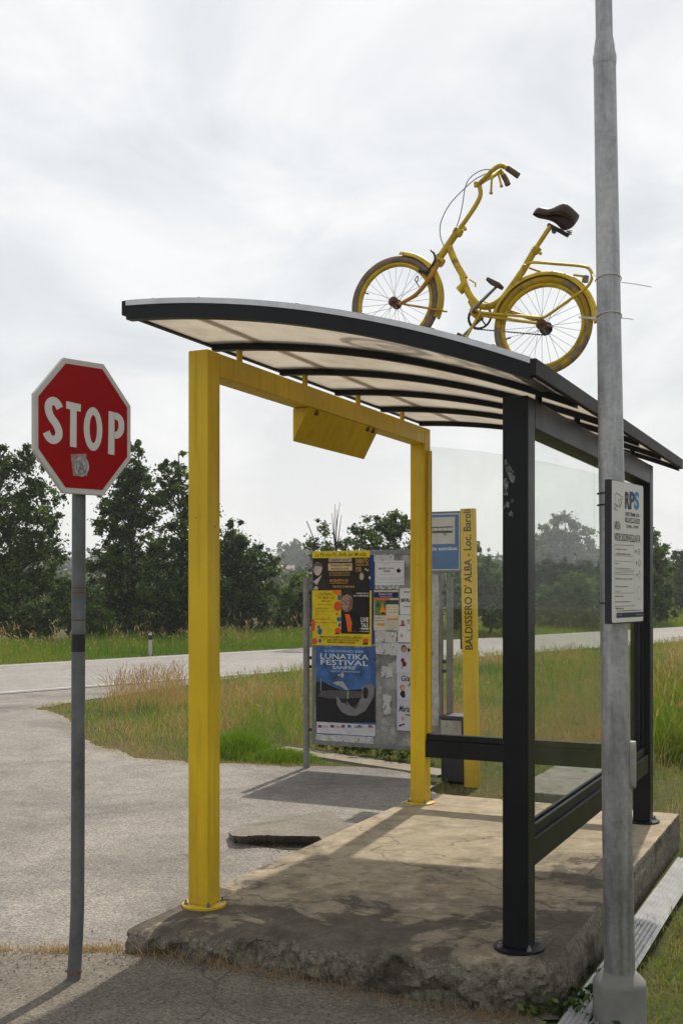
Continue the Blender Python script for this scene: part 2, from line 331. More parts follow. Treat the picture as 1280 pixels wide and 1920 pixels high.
def slab_mat():
    m, nt, b, o = new_mat('mossy_slab_concrete'); co = N(nt, 'ShaderNodeTexCoord').outputs['Object']
    big = noise_tex(nt, 1.25, 12, 0.62, co, 0.7); mid = noise_tex(nt, 6, 10, 0.75, co, 0.3); fine = noise_tex(nt, 120, 4, 0.7, co)
    sx = N(nt, 'ShaderNodeSeparateXYZ'); nt.links.new(co, sx.inputs[0])
    # wear follows the plate: bare cement at the dry far end, moss towards the broken near kerb
    grad = M(nt, 'ADD', M(nt, 'MULTIPLY', sx.outputs[1], 0.135), M(nt, 'MULTIPLY', sx.outputs[0], 0.05))
    s = M(nt, 'ADD', M(nt, 'ADD', big, M(nt, 'MULTIPLY', mid, 0.22)), M(nt, 'ADD', grad, -0.925))
    bare = ramp(nt, s, [(0.40, (0, 0, 0)), (0.425, (0.5,) * 3), (0.48, (0.62,) * 3), (0.50, (0.86,) * 3), (0.62, (1, 1, 1))])
    moss = ramp(nt, mid, [(0.28, (0.044, 0.036, 0.027)), (0.5, (0.090, 0.075, 0.057)), (0.72, (0.155, 0.132, 0.102))])
    cem = ramp(nt, mid, [(0.28, (0.15, 0.120, 0.082)), (0.44, (0.26, 0.212, 0.146)), (0.58, (0.345, 0.285, 0.198)), (0.74, (0.46, 0.395, 0.29))])
    c = mixc(nt, bare, moss, cem)
    v = N(nt, 'ShaderNodeTexVoronoi'); v.inputs['Scale'].default_value = 75; nt.links.new(co, v.inputs['Vector'])
    # rough side faces: exposed pale aggregate
    gn = N(nt, 'ShaderNodeNewGeometry'); sn = N(nt, 'ShaderNodeSeparateXYZ'); nt.links.new(gn.outputs['True Normal'], sn.inputs[0])
    side = ramp(nt, sn.outputs[2], [(0.55, (1, 1, 1)), (0.97, (0, 0, 0))])
    pit = noise_tex(nt, 34, 9, 0.72, co)
    agg = ramp(nt, pit, [(0.28, (0.035, 0.029, 0.021)), (0.42, (0.105, 0.092, 0.070)), (0.58, (0.18, 0.162, 0.130)), (0.75, (0.29, 0.27, 0.225))])
    peb = ramp(nt, v.outputs['Distance'], [(0.16, (1, 1, 1)), (0.26, (0, 0, 0))]); sepv = N(nt, 'ShaderNodeSeparateColor'); nt.links.new(v.outputs['Color'], sepv.inputs[0])
    agg = mixc(nt, M(nt, 'MULTIPLY', peb, M(nt, 'GREATER_THAN', sepv.outputs[0], 0.62)), agg, (0.30, 0.28, 0.24, 1))
    st = ramp(nt, noise_tex(nt, 3.0, 8, 0.7, co, 0.5), [(0.50, (0, 0, 0)), (0.62, (1, 1, 1))]); agg = mixc(nt, M(nt, 'MULTIPLY', st, 0.85), agg, (0.040, 0.033, 0.023, 1))
    wv = N(nt, 'ShaderNodeMixRGB', blend_type='ADD'); wv.inputs[0].default_value = 0.5; nt.links.new(co, wv.inputs[1])
    nn = N(nt, 'ShaderNodeTexNoise'); nn.inputs['Scale'].default_value = 2.6; nn.inputs['Detail'].default_value = 8; nt.links.new(co, nn.inputs['Vector']); nt.links.new(nn.outputs[1], wv.inputs[2])
    cv = N(nt, 'ShaderNodeTexVoronoi', feature='DISTANCE_TO_EDGE'); cv.inputs['Scale'].default_value = 0.75; nt.links.new(wv.outputs[0], cv.inputs['Vector'])
    c = mixc(nt, M(nt, 'MULTIPLY', ramp(nt, cv.outputs['Distance'], [(0.0, (1, 1, 1)), (0.006, (0, 0, 0))]), 0.65), c, (0.03, 0.024, 0.016, 1))
    c = mixc(nt, side, c, agg); c = mixc(nt, 0.6, c, ramp(nt, fine, [(0.3, (0.3,) * 3), (0.7, (0.7,) * 3)]), 'OVERLAY')
    nt.links.new(c, b.inputs['Base Color']); b.inputs['Roughness'].default_value = 0.9; b.inputs['Specular IOR Level'].default_value = 0.2
    hh = mixc(nt, side, mixc(nt, 0.4, mid, fine), mixc(nt, 0.6, v.outputs['Distance'], pit)); bump(nt, b, hh, 0.7, 0.012); return m
SLAB = slab_mat()
CONC = surf('grey_concrete', (0.185, 0.182, 0.168), 0.25, 5, 0.85, spec=0.2, dirt=(0.14, 0.13, 0.11, 1), dirt_pos=0.60, dscale=7, bmp=0.3, bscale=90)
def ground_mat():
    m, nt, b, o = new_mat('meadow_soil'); co = N(nt, 'ShaderNodeTexCoord').outputs['Object']
    a = noise_tex(nt, 0.35, 8, 0.65, co); f = noise_tex(nt, 14, 6, 0.75, co)
    c = ramp(nt, a, [(0.3, (0.05, 0.068, 0.018)), (0.5, (0.085, 0.082, 0.032)), (0.7, (0.13, 0.10, 0.055))])
    c = mixc(nt, 0.8, c, ramp(nt, f, [(0.25, (0.2,) * 3), (0.75, (0.75,) * 3)]), 'OVERLAY'); nt.links.new(c, b.inputs['Base Color'])
    b.inputs['Roughness'].default_value = 1.0; b.inputs['Specular IOR Level'].default_value = 0.1; bump(nt, b, f, 0.8, 0.05); return m
GROUND = ground_mat()
BARK = surf('bark', (0.045, 0.036, 0.028), 0.4, 20, 0.9, spec=0.15)
G1 = [(0.0, (0.014, 0.032, 0.007)), (0.42, (0.042, 0.080, 0.013)), (0.75, (0.098, 0.155, 0.026)), (1.0, (0.16, 0.22, 0.045))]
LEAF = leaf_mat('tree_leaves', G1, 0.42)
LEAFB = leaf_mat('bright_leaves', [(0.0, (0.035, 0.075, 0.010)), (0.5, (0.085, 0.155, 0.020)), (1.0, (0.16, 0.23, 0.04))], 0.48)
FARW = leaf_mat('far_leaves', [(0.0, (0.03, 0.05, 0.016)), (1.0, (0.07, 0.10, 0.03))], 0.2)
GRASS = leaf_mat('meadow_grass', [(0.0, (0.070, 0.150, 0.012)), (0.28, (0.145, 0.235, 0.022)), (0.5, (0.22, 0.25, 0.045)), (0.66, (0.31, 0.245, 0.095)), (0.84, (0.42, 0.31, 0.17)), (1.0, (0.36, 0.21, 0.13))], 0.45)

# ------------------------------------------------------------------ ground, road, yard
def grid_lines(a, b, fine0, fine1, step, coarse):
    x = list(np.arange(fine0, fine1 + 1e-6, step)); s = step; y = fine0
    while y > a: s = min(s * 1.35, coarse); y -= s; x.insert(0, y)
    s = step; y = fine1
    while y < b: s = min(s * 1.35, coarse); y += s; x.append(y)
    return x
xs = grid_lines(-560, 660, -4, 4, 0.12, 40); ys = grid_lines(-50, 570, 1, 12, 0.12, 40)
co = [(x, y, gz(x, y) + (0.03 * mnoise.noise((x * .8, y * .8, 0)) - 0.03 if to_uv(x, y)[0] > 1.8 else 0)) for y in ys for x in xs]
nx = len(xs); f4 = [(j * nx + i, j * nx + i + 1, (j + 1) * nx + i + 1, (j + 1) * nx + i) for j in range(len(ys) - 1) for i in range(nx - 1)]
tag(bulk('ground', co, f4, None, GROUND, smooth=True), kind='structure')

ZA = -0.119
def densify(pts, step, jit=0.0, seed=0):              # open path
    o = []; m = len(pts)
    for i in range(m - 1):
        a, b = Vector(pts[i]), Vector(pts[(i + 1) % m]); n = max(1, int((b - a).length / step))
        n = min(n, 200); t = (b - a).normalized() if (b - a).length else Vector((1, 0, 0)); nr = Vector((-t.y, t.x, 0))
        for k in range(n):
            p = a.lerp(b, k / n)
            if jit and k: p = p + nr * jit * (mnoise.noise(p * 2.3 + Vector((seed, 0, 0))) + 0.6 * mnoise.noise(p * 7.1))
            o.append(p)
    return o + [Vector(pts[-1])]
def flat_poly(name, pts, z, mat):
    pts = [Vector((p[0], p[1], z)) for p in pts]
    tri = [t if (pts[t[1]] - pts[t[0]]).cross(pts[t[2]] - pts[t[0]]).z > 0 else t[::-1] for t in tessellate_polygon([pts])]
    return tag(MB().add(pts, tri).build(name, mat), kind='structure')
RD = Vector((0.67, 0.742, 0)); RN = Vector((0.742, -0.67, 0)); RP = Vector((-1.03, 30.9, 0))    # road direction, near-side normal, point on far edge
def road_pt(t, off): p = RP + RD * t + RN * off; return p
flat_poly('road', [road_pt(-60, 0), road_pt(220, 0), road_pt(220, 6.0), road_pt(-60, 6.0)], ZA + 0.004, ROADM)
for o_ in (0.30, 5.72):
    flat_poly('road_marking', [road_pt(-60, o_), road_pt(220, o_), road_pt(220, o_ + 0.13), road_pt(-60, o_ + 0.13)], ZA + 0.008, PAINTW)
isl = [PZ(x, y, ZA) for x, y in ((830, 1492), (800, 1452), (700, 1440), (620, 1437), (560, 1437), (470, 1432), (350, 1430), (250, 1421), (190, 1402), (155, 1376), (125, 1346), (72, 1328), (120, 1319), (205, 1307))]
yard = [UV(0.3, -0.1, 0), UV(0.3, 3.3, 0)] + isl + [road_pt(-7.5, 6.05), road_pt(-60, 6.05), Vector((-60, 4.9, 0)), Vector((-0.7, 4.9, 0))]
yp = densify(yard[:16], 0.08, 0.11, 3) + yard[16:]
flat_poly('asphalt', yp, ZA, ASPH)
# older pavement in the foreground, dipping with the ground towards the right
px_ = np.arange(-9, 1.6, 0.07); py_ = list(np.arange(-3, 3, 0.5)) + list(np.arange(3, 5.0, 0.07))
co = []; f4 = []
for j, y in enumerate(py_):
    for x in px_:
        yy = y + (0.03 * mnoise.noise((x * 3, 1.7, 0)) if j == len(py_) - 1 else 0)
        co.append((x, yy, gz(x, yy) + 0.0125 + 0.004 * mnoise.noise((x * 2, yy * 2, 4))))
n_ = len(px_)
for j in range(len(py_) - 1):
    for i in range(n_ - 1):
        x, y = px_[i], py_[j]
        if to_uv(x, y)[0] < 1.68 + 0.05 * mnoise.noise((x * 5, y * 5, 2)): f4.append((j * n_ + i, j * n_ + i + 1, (j + 1) * n_ + i + 1, (j + 1) * n_ + i))
tag(bulk('pavement', co, f4, None, PAVE, smooth=True), kind='structure')

# concrete platform with a broken, rounded near kerb
def platform():
    c = [(-0.13, -0.42), (0.35, -0.36), (0.92, -0.265), (1.40, -0.19), (1.64, -0.13), (1.71, 0.02), (1.70, 3.22), (-0.13, 3.22)]
    pts = []
    m = len(c)
    for i in range(m):
        a, b = Vector(c[i]).to_3d(), Vector(c[(i + 1) % m]).to_3d(); n = max(1, int((b - a).length / 0.0125))
        for k in range(n): pts.append(a.lerp(b, k / n))
    fx = [a[0] for a in c[:5]]; fy = [a[1] for a in c[:5]]
    def inset(p, o):
        if o <= 0: 
            t = (p - Vector((.8, 1.4, 0))).normalized(); return p - t * o
        u = min(max(p.x, -.13 + o * .18), 1.71 - o * .18); v = min(max(p.y, float(np.interp(u, fx, fy)) + o), 3.22 - o * .18)
        if p.x > 1.64: v = max(v, -.13 + o + (p.x - 1.64) * 2)
        return Vector((u, v, 0))
    prof = [(0.16, 0.0), (0.125, -0.002), (0.09, -0.005), (0.06, -0.008), (0.035, -0.014), (0.018, -0.024), (0.008, -0.036), (0.0, -0.052), (-0.005, -0.07), (-0.008, -0.09), (-0.006, -0.11), (-0.004, -0.13), (0.0, -0.15), (0.004, -0.17), (0.008, -0.19), (0.012, -0.21), (0.02, -0.25), (0.02, -0.34)]
    mb = MB(); n = len(pts); ce = Vector((0.8, 1.4, 0))
    for k, (o_, z) in enumerate(prof):
        for i, p in enumerate(pts):
            t = (pts[(i + 3) % n] - pts[i - 3]).normalized(); nr = Vector((-t.y, t.x, 0))      # inward (ccw)
            front = 1 - sstep(-0.1, 0.25, p.y); q = inset(p, o_)
            s = Vector((p.x * 9, p.y * 9, z * 9))
            amp = (0.002 + 0.034 * front) * (0 if k == 0 else min(1, k / 3))
            dsp = amp * (mnoise.noise(s) + 0.6 * mnoise.noise(s * 2.7) + 0.55 * mnoise.noise(s * 6) + .35 * abs(mnoise.noise(s * 11)))
            q = q + nr * dsp; zz_ = z * (1 if front > .3 or k > 3 else 0.4) + (dsp * 0.5 if 0 < k < 9 else 0) - (0.012 * front * max(0, mnoise.noise(Vector((p.x * 4, 0, 3)))) if 0 < k < 7 else 0)
            mb.v.append(UV(q.x, q.y, zz_))
    for k in range(len(prof) - 1):
        for i in range(n):
            j = (i + 1) % n; mb.f.append((k * n + i, (k + 1) * n + i, (k + 1) * n + j, k * n + j))
    mb.v.append(UV(0.8, 1.4, 0)); kc = len(mb.v) - 1
    mb.f += [(i, (i + 1) % n, kc) for i in range(n) if (mb.v[i] - mb.v[(i + 1) % n]).length > 1e-5]
    return tag(mb.build('platform_slab', SLAB, smooth=True), kind='structure')
platform()
# broken concrete ramp lip between yard and platform
def ramp_lip():
    fr = [PZ(x, 1566 + 5 * mnoise.noise((x * .021, 0, 4)) + 1.2 * mnoise.noise((x * .11, 1, 4)) + (x - 430) * 0.01, -0.05) for x in range(430, 600, 6)] + [UV(-0.10, 1.55, -0.05)]
    fr[0] = PZ(428, 1560, -0.075)
    bk = [PZ(470, 1545, ZA - .002), PZ(540, 1528, ZA - .002), PZ(620, 1518, ZA - .002), UV(-0.10, 2.15, ZA - .002)]
    top = fr + list(reversed(bk)); mb = MB(); mb.add(top, [tuple(range(len(top)))])
    n = len(fr); lo = [p + Vector((0.0, 0.13 + 0.03 * mnoise.noise(p * 9), -0.1)) for p in fr]
    mb.add(fr + lo, [(i, n + i, n + i + 1, i + 1) for i in range(n - 1)])
    return tag(mb.build('concrete_ramp', asphalt_mat('ramp_concrete', (0.11, 0.094, 0.074), (0.165, 0.145, 0.118), (0.21, 0.187, 0.155))), kind='structure')
ramp_lip()
hp = [PZ(x, y, ZA) for x, y in ((429, 1568), (440, 1578), (470, 1584), (505, 1589), (540, 1594), (572, 1593), (590, 1583), (603, 1573), (600, 1560), (440, 1558))]  # rubble-flecked sheet, its dark colour painting the shade of the hollow under the ramp
flat_poly('painted_hollow_shade', densify(hp + hp[:1], 0.03, 0.03, 8)[:-1], ZA + 0.004, surf('shade_dark_soil', (.050, .041, .030), .5, 30, .95, spec=.1, dirt=(.13, .115, .09, 1), dirt_pos=.6, dscale=40, bmp=.8, bscale=60))
kp = [PZ(x, y, -.104) for x, y in ((520, 1402), (570, 1409), (630, 1418), (700, 1429), (770, 1439), (840, 1450))]
kb = MB(); kv = []
for i, p in enumerate(kp):
    t = (kp[min(i + 1, 5)] - kp[max(i - 1, 0)]).normalized(); nr = Vector((-t.y, t.x, 0)) * 0.14
    kv += [p - nr + Vector((0, 0, -.15)), p - nr, p + nr, p + nr + Vector((0, 0, -.15))]
for i in range(5):
    for j in range(3): kb.f.append((i * 4 + j, i * 4 + j + 1, i * 4 + j + 5, i * 4 + j + 4))
kb.v = kv; tag(kb.build('kerb', surf('pale_kerb', (0.22, 0.19, 0.145), .2, 6, .9, spec=.2, dirt=(.16, .13, .09, 1), dscale=8)), kind='structure')

# ------------------------------------------------------------------ bus shelter
L = 2.82; WD = 1.53; HF = 2.627; HR = 2.30; PW = 0.055
def prof_z(u): return 2.785 - 0.0705 * u - 0.100 * u * u
sh = thing('bus_shelter', UV(WD / 2, L / 2, 0), 'open roadside bus shelter with a yellow front frame, dark rear frame and curved translucent roof', 'bus shelter')
for (u, v, top, mat) in ((0, 0, HF, YEL), (0, L, HF, YEL), (WD, 0.02, HR, ANTH), (WD, L + .02, HR, ANTH)):
    MB().buv(u - PW, u + PW, v - PW, v + PW, 0.012, top).build('post', mat, sh, bevel=0.006)
    pl = MB(); pl.lathe(UV(u, v, 0), [(0.105, 0.0005), (0.105, 0.010), (0.10, 0.013)], 28); bp = pl.build('base_plate', mat, sh, smooth=True)
    for k in range(4):
        a = math.pi / 4 + k * math.pi / 2; c = UV(u + 0.088 * math.cos(a), v + 0.088 * math.sin(a), 0.012)
        MB().lathe(c, [(0.011, 0), (0.011, 0.010), (0.006, 0.011), (0.006, 0.022)], 6).build('bolt', STEEL, bp)
MB().buv(-PW + .001, PW - .001, PW, L - PW, HF - 0.115, HF - .001).build('beam', YEL, sh, bevel=0.006)
MB().buv(WD - PW + .001, WD + PW - .001, PW + .02, L + .02 - PW, HR - 0.125, HR - .001).build('beam', ANTH, sh, bevel=0.006)
# hanging sign box under the front beam
bx = MB(); zt = HF - 0.117; zb = zt - 0.185
p0, p1 = 1.0, 1.97
vs = [UV(-.052, p0, zt), UV(.05, p0, zt), UV(-.052, p0, zb), UV(-.052, p1, zt), UV(.05, p1, zt), UV(-.052, p1, zb)]
bx.add(vs, [(0, 1, 2), (3, 5, 4), (0, 3, 4, 1), (1, 4, 5, 2), (0, 2, 5, 3)])
sb = bx.build('sign_box', YEL, sh, bevel=0.003)
for vv in (1.09, 1.80, 1.88):
    MB().buv(.030, .050, vv, vv + .03, zt - .03, zt - .002).build('bracket', RUST, sb)
# glass end panel and rear panels
def rail(u0, v0, u1, v1, mat):
    a, b = UV(u0, v0, 0), UV(u1, v1, 0); x = (b - a); ln = x.length; p = Plane(a, x); m = MB()
    m.bpl(p, 0, 0.33, ln, 0.445, -0.045, 0.045).bpl(p, 0, 0.446, ln, 0.49, 0.010, 0.026).bpl(p, 0, 0.446, ln, 0.49, -0.026, -0.010)
    m.build('rail', mat, sh, bevel=0.003); return p, ln
pe, le = rail(PW, L, WD - PW, L + .02, ANTH)
def pane(pl, a0, a1, topf, n=16):
    m = MB(); pts = [(a0, 0.455)] + [(a1, 0.455)] + [(a1 + (a0 - a1) * k / n, topf(a1 + (a0 - a1) * k / n)) for k in range(n + 1)]
    k = len(pts)
    m.add([pl.pt(a, b, 0.004) for a, b in pts] + [pl.pt(a, b, -0.004) for a, b in pts], [tuple(range(k)), tuple(reversed(range(k, 2 * k)))] + [(i, k + i, k + (i + 1) % k, (i + 1) % k) for i in range(k)])
    return m.build('glass_pane', GLASS, sh)
pane(pe, 0.0, le, lambda a: 2.50 - 0.16 * (a / 1.53) - 0.20 * (a / 1.53) ** 2)
pr, lr = rail(WD, PW + .02, WD, L - PW + .02, ANTH)
pane(pr, 0.0, lr / 2 - 0.004, lambda a: HR - 0.13, 2); pane(pr, lr / 2 + 0.004, lr, lambda a: HR - 0.13, 2)
for (u, v, mat, s) in ((PW + .012, L, YEL, 1), (WD - PW - .012, L + .02, ANTH, 1)):
    MB().buv(u - .010, u + .012, v - .022, v - .006, 0.50, 2.47 if mat is YEL else HR - .14).buv(u - .010, u + .012, v + .006, v + .022, 0.50, 2.47 if mat is YEL else HR - .14).build('glazing_strip', mat, sh)
for v in (PW + .034, L + .008 - PW):
    MB().buv(WD - .022, WD - .006, v - .010, v + .012, 0.50, HR - .14).buv(WD + .006, WD + .022, v - .010, v + .012, 0.50, HR - .14).build('glazing_strip', ANTH, sh)
# curved roof
U0, U1 = -0.15, 1.70; RV = [-0.39 + 0.718 * k for k in range(6)]; NU = 28
us = [U0 + (U1 - U0) * k / NU for k in range(NU + 1)]
def arc_bar(v0, v1, zt, zb, ua=U0, ub=U1):
    m = MB(); uu = [ua + (ub - ua) * k / NU for k in range(NU + 1)]
    for k, u in enumerate(uu):
        z = prof_z(u); m.v += [UV(u, v0, z + zb), UV(u, v1, z + zb), UV(u, v1, z + zt), UV(u, v0, z + zt)]
    for k in range(NU):
        for j in range(4): m.f.append((k * 4 + j, (k + 1) * 4 + j, (k + 1) * 4 + (j + 1) % 4, k * 4 + (j + 1) % 4))
    m.f += [(0, 1, 2, 3), tuple(NU * 4 + j for j in (3, 2, 1, 0))]; return m
SHZ = -0.050
sheet = MB()
for u in us:
    z = prof_z(u) + SHZ; sheet.v += [UV(u, RV[0] + .02, z - .006), UV(u, RV[-1] - .02, z - .006), UV(u, RV[-1] - .02, z), UV(u, RV[0] + .02, z)]
for k in range(NU):
    for j in range(4): sheet.f.append((k * 4 + j, (k + 1) * 4 + j, (k + 1) * 4 + (j + 1) % 4, k * 4 + (j + 1) % 4))
sheet.build('roof_sheet', ROOF, sh, smooth=True)
for k, v in enumerate(RV):
    arc_bar(v - .022, v + .022, -.0245, -0.086).build('rib', ANTH, sh, smooth=True)
    wd = .05 if 0 < k < 5 else .026
    tr = arc_bar(v - wd, v + wd, 0.0, -.024); t_ = tr.build('cover_strip', ALU, sh, smooth=True)
    for u in (-.02, .22, .70, 1.0, 1.30, 1.55):
        MB().lathe(UV(u, v, prof_z(u)), [(0.007, 0), (0.007, .006), (.003, .009)], 8).build('screw', STEEL, t_)
FASC = surf('dark_brown_trim', (.022, .018, .014), .3, 9, .6, spec=.2)
for u, wd, mt in ((U0 - .012, .030, ANTH), (U1 + .012, .030, FASC)):
    MB().buv(u - .012, u + .012, RV[0] - .024, RV[-1] + .024, prof_z(u) - .066, prof_z(u) - .001).build('fascia', mt, sh, bevel=.003)
m = MB()
for u in (0.14,):
    z = prof_z(u) + SHZ + .0035; m.hexa([UV(u - .03, RV[0] + .03, z), UV(u + .03, RV[0] + .03, z), UV(u + .03, RV[-1] - .03, z), UV(u - .03, RV[-1] - .03, z)] + [UV(u - .03, RV[0] + .03, z + .004), UV(u + .03, RV[0] + .03, z + .004), UV(u + .03, RV[-1] - .03, z + .004), UV(u - .03, RV[-1] - .03, z + .004)])
m.build('cross_strip', ROOF, sh)
zc_ = prof_z(1.60) + SHZ; MB().buv(1.555, 1.645, RV[0] + .03, RV[1] - .06, zc_ - .004, zc_ + .034).build('cross_bar', ALU, sh, bevel=.003)
for v in RV[1:5]:
    for u, hb, mt in ((0, HF, YEL), (WD, HR, ANTH)):
        c = UV(u, v, 0); MB().tube([c + Vector((0, 0, hb - .004)), c + Vector((0, 0, prof_z(u) - .07))], 0.0155, 12).build('roof_support', mt, sh, smooth=True)
# peeled sticker remains on the near dark post
pc = Plane(UV(WD, -PW + .02, 0), (UX, UY, 0)); m = MB(); rs = random.Random(3)
for k in range(11):
    px = rs.uniform(944, 961); py = 868 + k * 9.5 + rs.uniform(-3, 3); a, b = pc.ab(px, py); r_ = rs.uniform(.010, .022)
    pts = [(a + r_ * .8 * math.cos(t) * rs.uniform(.35, 1), b + r_ * 1.2 * math.sin(t) * rs.uniform(.35, 1)) for t in [2 * math.pi * i / 12 for i in range(12)]]
    m.poly(pc, pts, .0015 + .0004 * k)
m.build('sticker_residue', surf('torn_paper', (0.17, 0.17, 0.165), 0.8, 60, 0.9, dirt=(0.03, 0.03, .032, 1), dirt_pos=.5, dscale=50), sh)

# ------------------------------------------------------------------ bicycle on the roof
WR = 0.220; V0 = 0.25; LEAN = 0.05
def sheet_z(u): return prof_z(u) + SHZ
def K0(px, py, off=0.0):
    ax = (px - CX) / F; az = (HZ - py) / F
    d = (V0 + off - 1.1 * LEAN - AX * -VX - 0 + AY * VY + AX * VX * 1 - AX * VX + 0) if False else None
    # plane v = V0 + off + LEAN*(z-2.6)
    num = V0 + off - 1.1 * LEAN + AX * VX + AY * VY; den = ax * VX + VY - LEAN * az
    d = num / den; p = Vector((ax * d, d, CH + az * d)); u, v = to_uv(p.x, p.y); return u, p.z
hf = K0(738, 578); hr = K0(1017, 608)
def hubz(u): sl = -.0705 - .2 * u; return sheet_z(u) + WR * math.sqrt(1 + sl * sl) + (.034 if u > 1.3 else .001)
ang0 = math.atan2(hf[1] - hr[1], hf[0] - hr[0]); wb = math.hypot(hf[0] - hr[0], hf[1] - hr[1])
ur = hr[0]; uf = hf[0]
for _ in range(8):
    dz = hubz(uf) - hubz(ur); uf = ur - math.sqrt(wb * wb - dz * dz)
ang1 = math.atan2(hubz(uf) - hubz(ur), uf - ur); dA = ang1 - ang0
def K(px, py, off=0.0):
    u, z = K0(px, py, off); du, dz = u - hr[0], z - hr[1]
    u2 = ur + du * math.cos(dA) - dz * math.sin(dA); z2 = hubz(ur) + du * math.sin(dA) + dz * math.cos(dA)
    return UV(u2, V0 + off + LEAN * (z2 - 2.6), z2)
def c1(x, y, off=0.0): return K(860 + x / 4.74, 480 + y / 4.74, off)
def c2(x, y, off=0.0): return K(650 + x / 5.818, 470 + y / 5.818, off)
def c3(x, y, off=0.0): return K(800 + x / 4.267, 300 + y / 4.267, off)
HUBF = UV(uf, V0 + LEAN * (hubz(uf) - 2.6), hubz(uf)); HUBR = UV(ur, V0 + LEAN * (hubz(ur) - 2.6), hubz(ur))
E1 = Vector((UX, UY, 0)); EU = (Vector((0, 0, 1)) + LEAN * Vector((VX, VY, 0))).normalized(); EN = E1.cross(EU).normalized()
if EN.y < 0: EN = -EN                                  # points away from the camera
bk = thing('bicycle', UV((uf + ur) / 2, V0, sheet_z((uf + ur) / 2)), 'old yellow folding bicycle standing on the bus shelter roof, tied to the lamp pole', 'bicycle')
TYRE = surf('dusty_tyre', (0.20, 0.155, 0.12), 0.3, 25, 0.9, spec=0.15)
SADM = surf('cracked_brown_saddle', (0.050, 0.024, 0.016), 0.4, 18, 0.5, spec=0.35)
CABLE = surf('cable_housing', (0.06, 0.058, 0.055), 0.2, 8, 0.5)
CHROME = surf('tarnished_chrome', (0.22, 0.21, 0.20), 0.3, 40, 0.35, metal=0.85)
def ring(mb, c, r, wu, wn, n=56, k=10):
    b = len(mb.v)
    for i in range(n):
        a = 2 * math.pi * i / n; rad = E1 * math.cos(a) + EU * math.sin(a)
        for j in range(k):
            t = 2 * math.pi * j / k; mb.v.append(c + rad * (r + wu * math.cos(t)) + EN * (wn * math.sin(t)))
    for i in range(n):
        for j in range(k):
            i2, j2 = (i + 1) % n, (j + 1) % k; mb.f.append((b + i * k + j, b + i2 * k + j, b + i2 * k + j2, b + i * k + j2))
    return mb
def wheel(c, seed, rimmat, tyre):
    whl = ring(MB(), c, WR - .018, .018, .018).build('wheel', tyre, bk, smooth=True)
    ring(MB(), c, WR - .041, .010, .014, k=8).build('rim', rimmat, whl, smooth=True)
    m = MB(); ns = 28
    for i in range(ns):
        a = 2 * math.pi * i / ns; side = 1 if i % 2 else -1; b = a + (0.5 if (i // 2) % 2 else -0.5)
        h_ = c + (E1 * math.cos(b) + EU * math.sin(b)) * .02 + EN * (side * .022); o_ = c + (E1 * math.cos(a) + EU * math.sin(a)) * (WR - .050)
        m.tube([h_, o_], 0.0011, 4)
    m.build('spokes', STEEL, whl)
    m = MB(); m.tube([c - EN * .05, c + EN * .05], .006, 8); m.tube([c - EN * .028, c + EN * .028], .012, 12); m.tube([c - EN * .025, c - EN * .021], .024, 14); m.tube([c + EN * .021, c + EN * .025], .024, 14)
    m.build('hub', RUST, whl, smooth=True)
    a = R(157 if seed else 195); p = c + (E1 * math.cos(a) + EU * math.sin(a)) * (WR - .051); MB().tube([p, p - (E1 * math.cos(a) + EU * math.sin(a)) * .022], .003, 6).build('valve', BLK, whl)
    return whl
wheel(HUBF, 1, YELB, TYRE); wheel(HUBR, 0, YELB, surf('oversprayed_tyre', (.42, .27, .02), .25, 12, .7, spec=.2, dirt=(.20, .155, .12, 1), dirt_pos=.46, dscale=7))
def guard(c, a0, a1, r, wd=.023, th=.003):
    m = MB(); n = 30; k = 7
    for i in range(n + 1):
        a = R(a0 + (a1 - a0) * i / n); rad = E1 * math.cos(a) + EU * math.sin(a)
        for s_ in (0, 1):
            for j in range(k):
                t = -1 + 2 * j / (k - 1); m.v.append(c + rad * (r - s_ * th - .016 * t * t * (1 if abs(t) < .99 else 1.25)) + EN * (wd * t))
    w2 = 2 * k
    for i in range(n):
        for s_ in (0, 1):
            for j in range(k - 1):
                q = (i * w2 + s_ * k + j, (i + 1) * w2 + s_ * k + j, (i + 1) * w2 + s_ * k + j + 1, i * w2 + s_ * k + j + 1); m.f.append(q if s_ == 0 else q[::-1])
        for j in (0, k - 1): m.f.append((i * w2 + j, i * w2 + k + j, (i + 1) * w2 + k + j, (i + 1) * w2 + j))
    return m.build('mudguard', YELB, bk, smooth=True)
guard(HUBF, 84, -24, WR + .020); guard(HUBR, 164, -2, WR + .021)
# frame: head tube, low main tube sweeping up into the seat tube
fr = MB()
fr.tube([c3(40, 870), c3(215, 590)], .0165, 14)
mainp = cr([c3(150, 720), c3(200, 830), c3(280, 960), c1(15, 210), c1(50, 310), c1(110, 400), c1(190, 455), c1(280, 450), c1(370, 390), c1(450, 280), c1(540, 140), c3(740, 900), c3(845, 700)], 6)
fr.tube(mainp, .0155, 14)
fr.tube([c1(60, 420, 0) * .5 + c1(130, 400, 0) * .5, c1(140, 485)], .016, 12)
bb = c1(150, 530, 0.0); fr.tube([bb - EN * .035, bb + EN * .035], .019, 14)
for s_ in (-1, 1):
    fr.tube(cr([c1(590, 70, .045 * s_), c1(640, 50, .05 * s_), c1(860, 55, .05 * s_), c1(1080, 65, .05 * s_), c1(1145, 95, .05 * s_), c1(1165, 160, .05 * s_), c1(1130, 240, .05 * s_), c1(1020, 330, .052 * s_), c1(800, 500, .052 * s_), c1(730, 535, .052 * s_), c1(600, 530, .05 * s_), c1(350, 522, .04 * s_), c1(170, 515, .02 * s_)], 5), .0062, 10)
    fr.tube([c1(150, 535, .02 * s_), c1(690, 585, .05 * s_)], .0065, 10)
    fr.tube([c1(520, 230, .015 * s_), c1(560, 70, .045 * s_)], .006, 8)
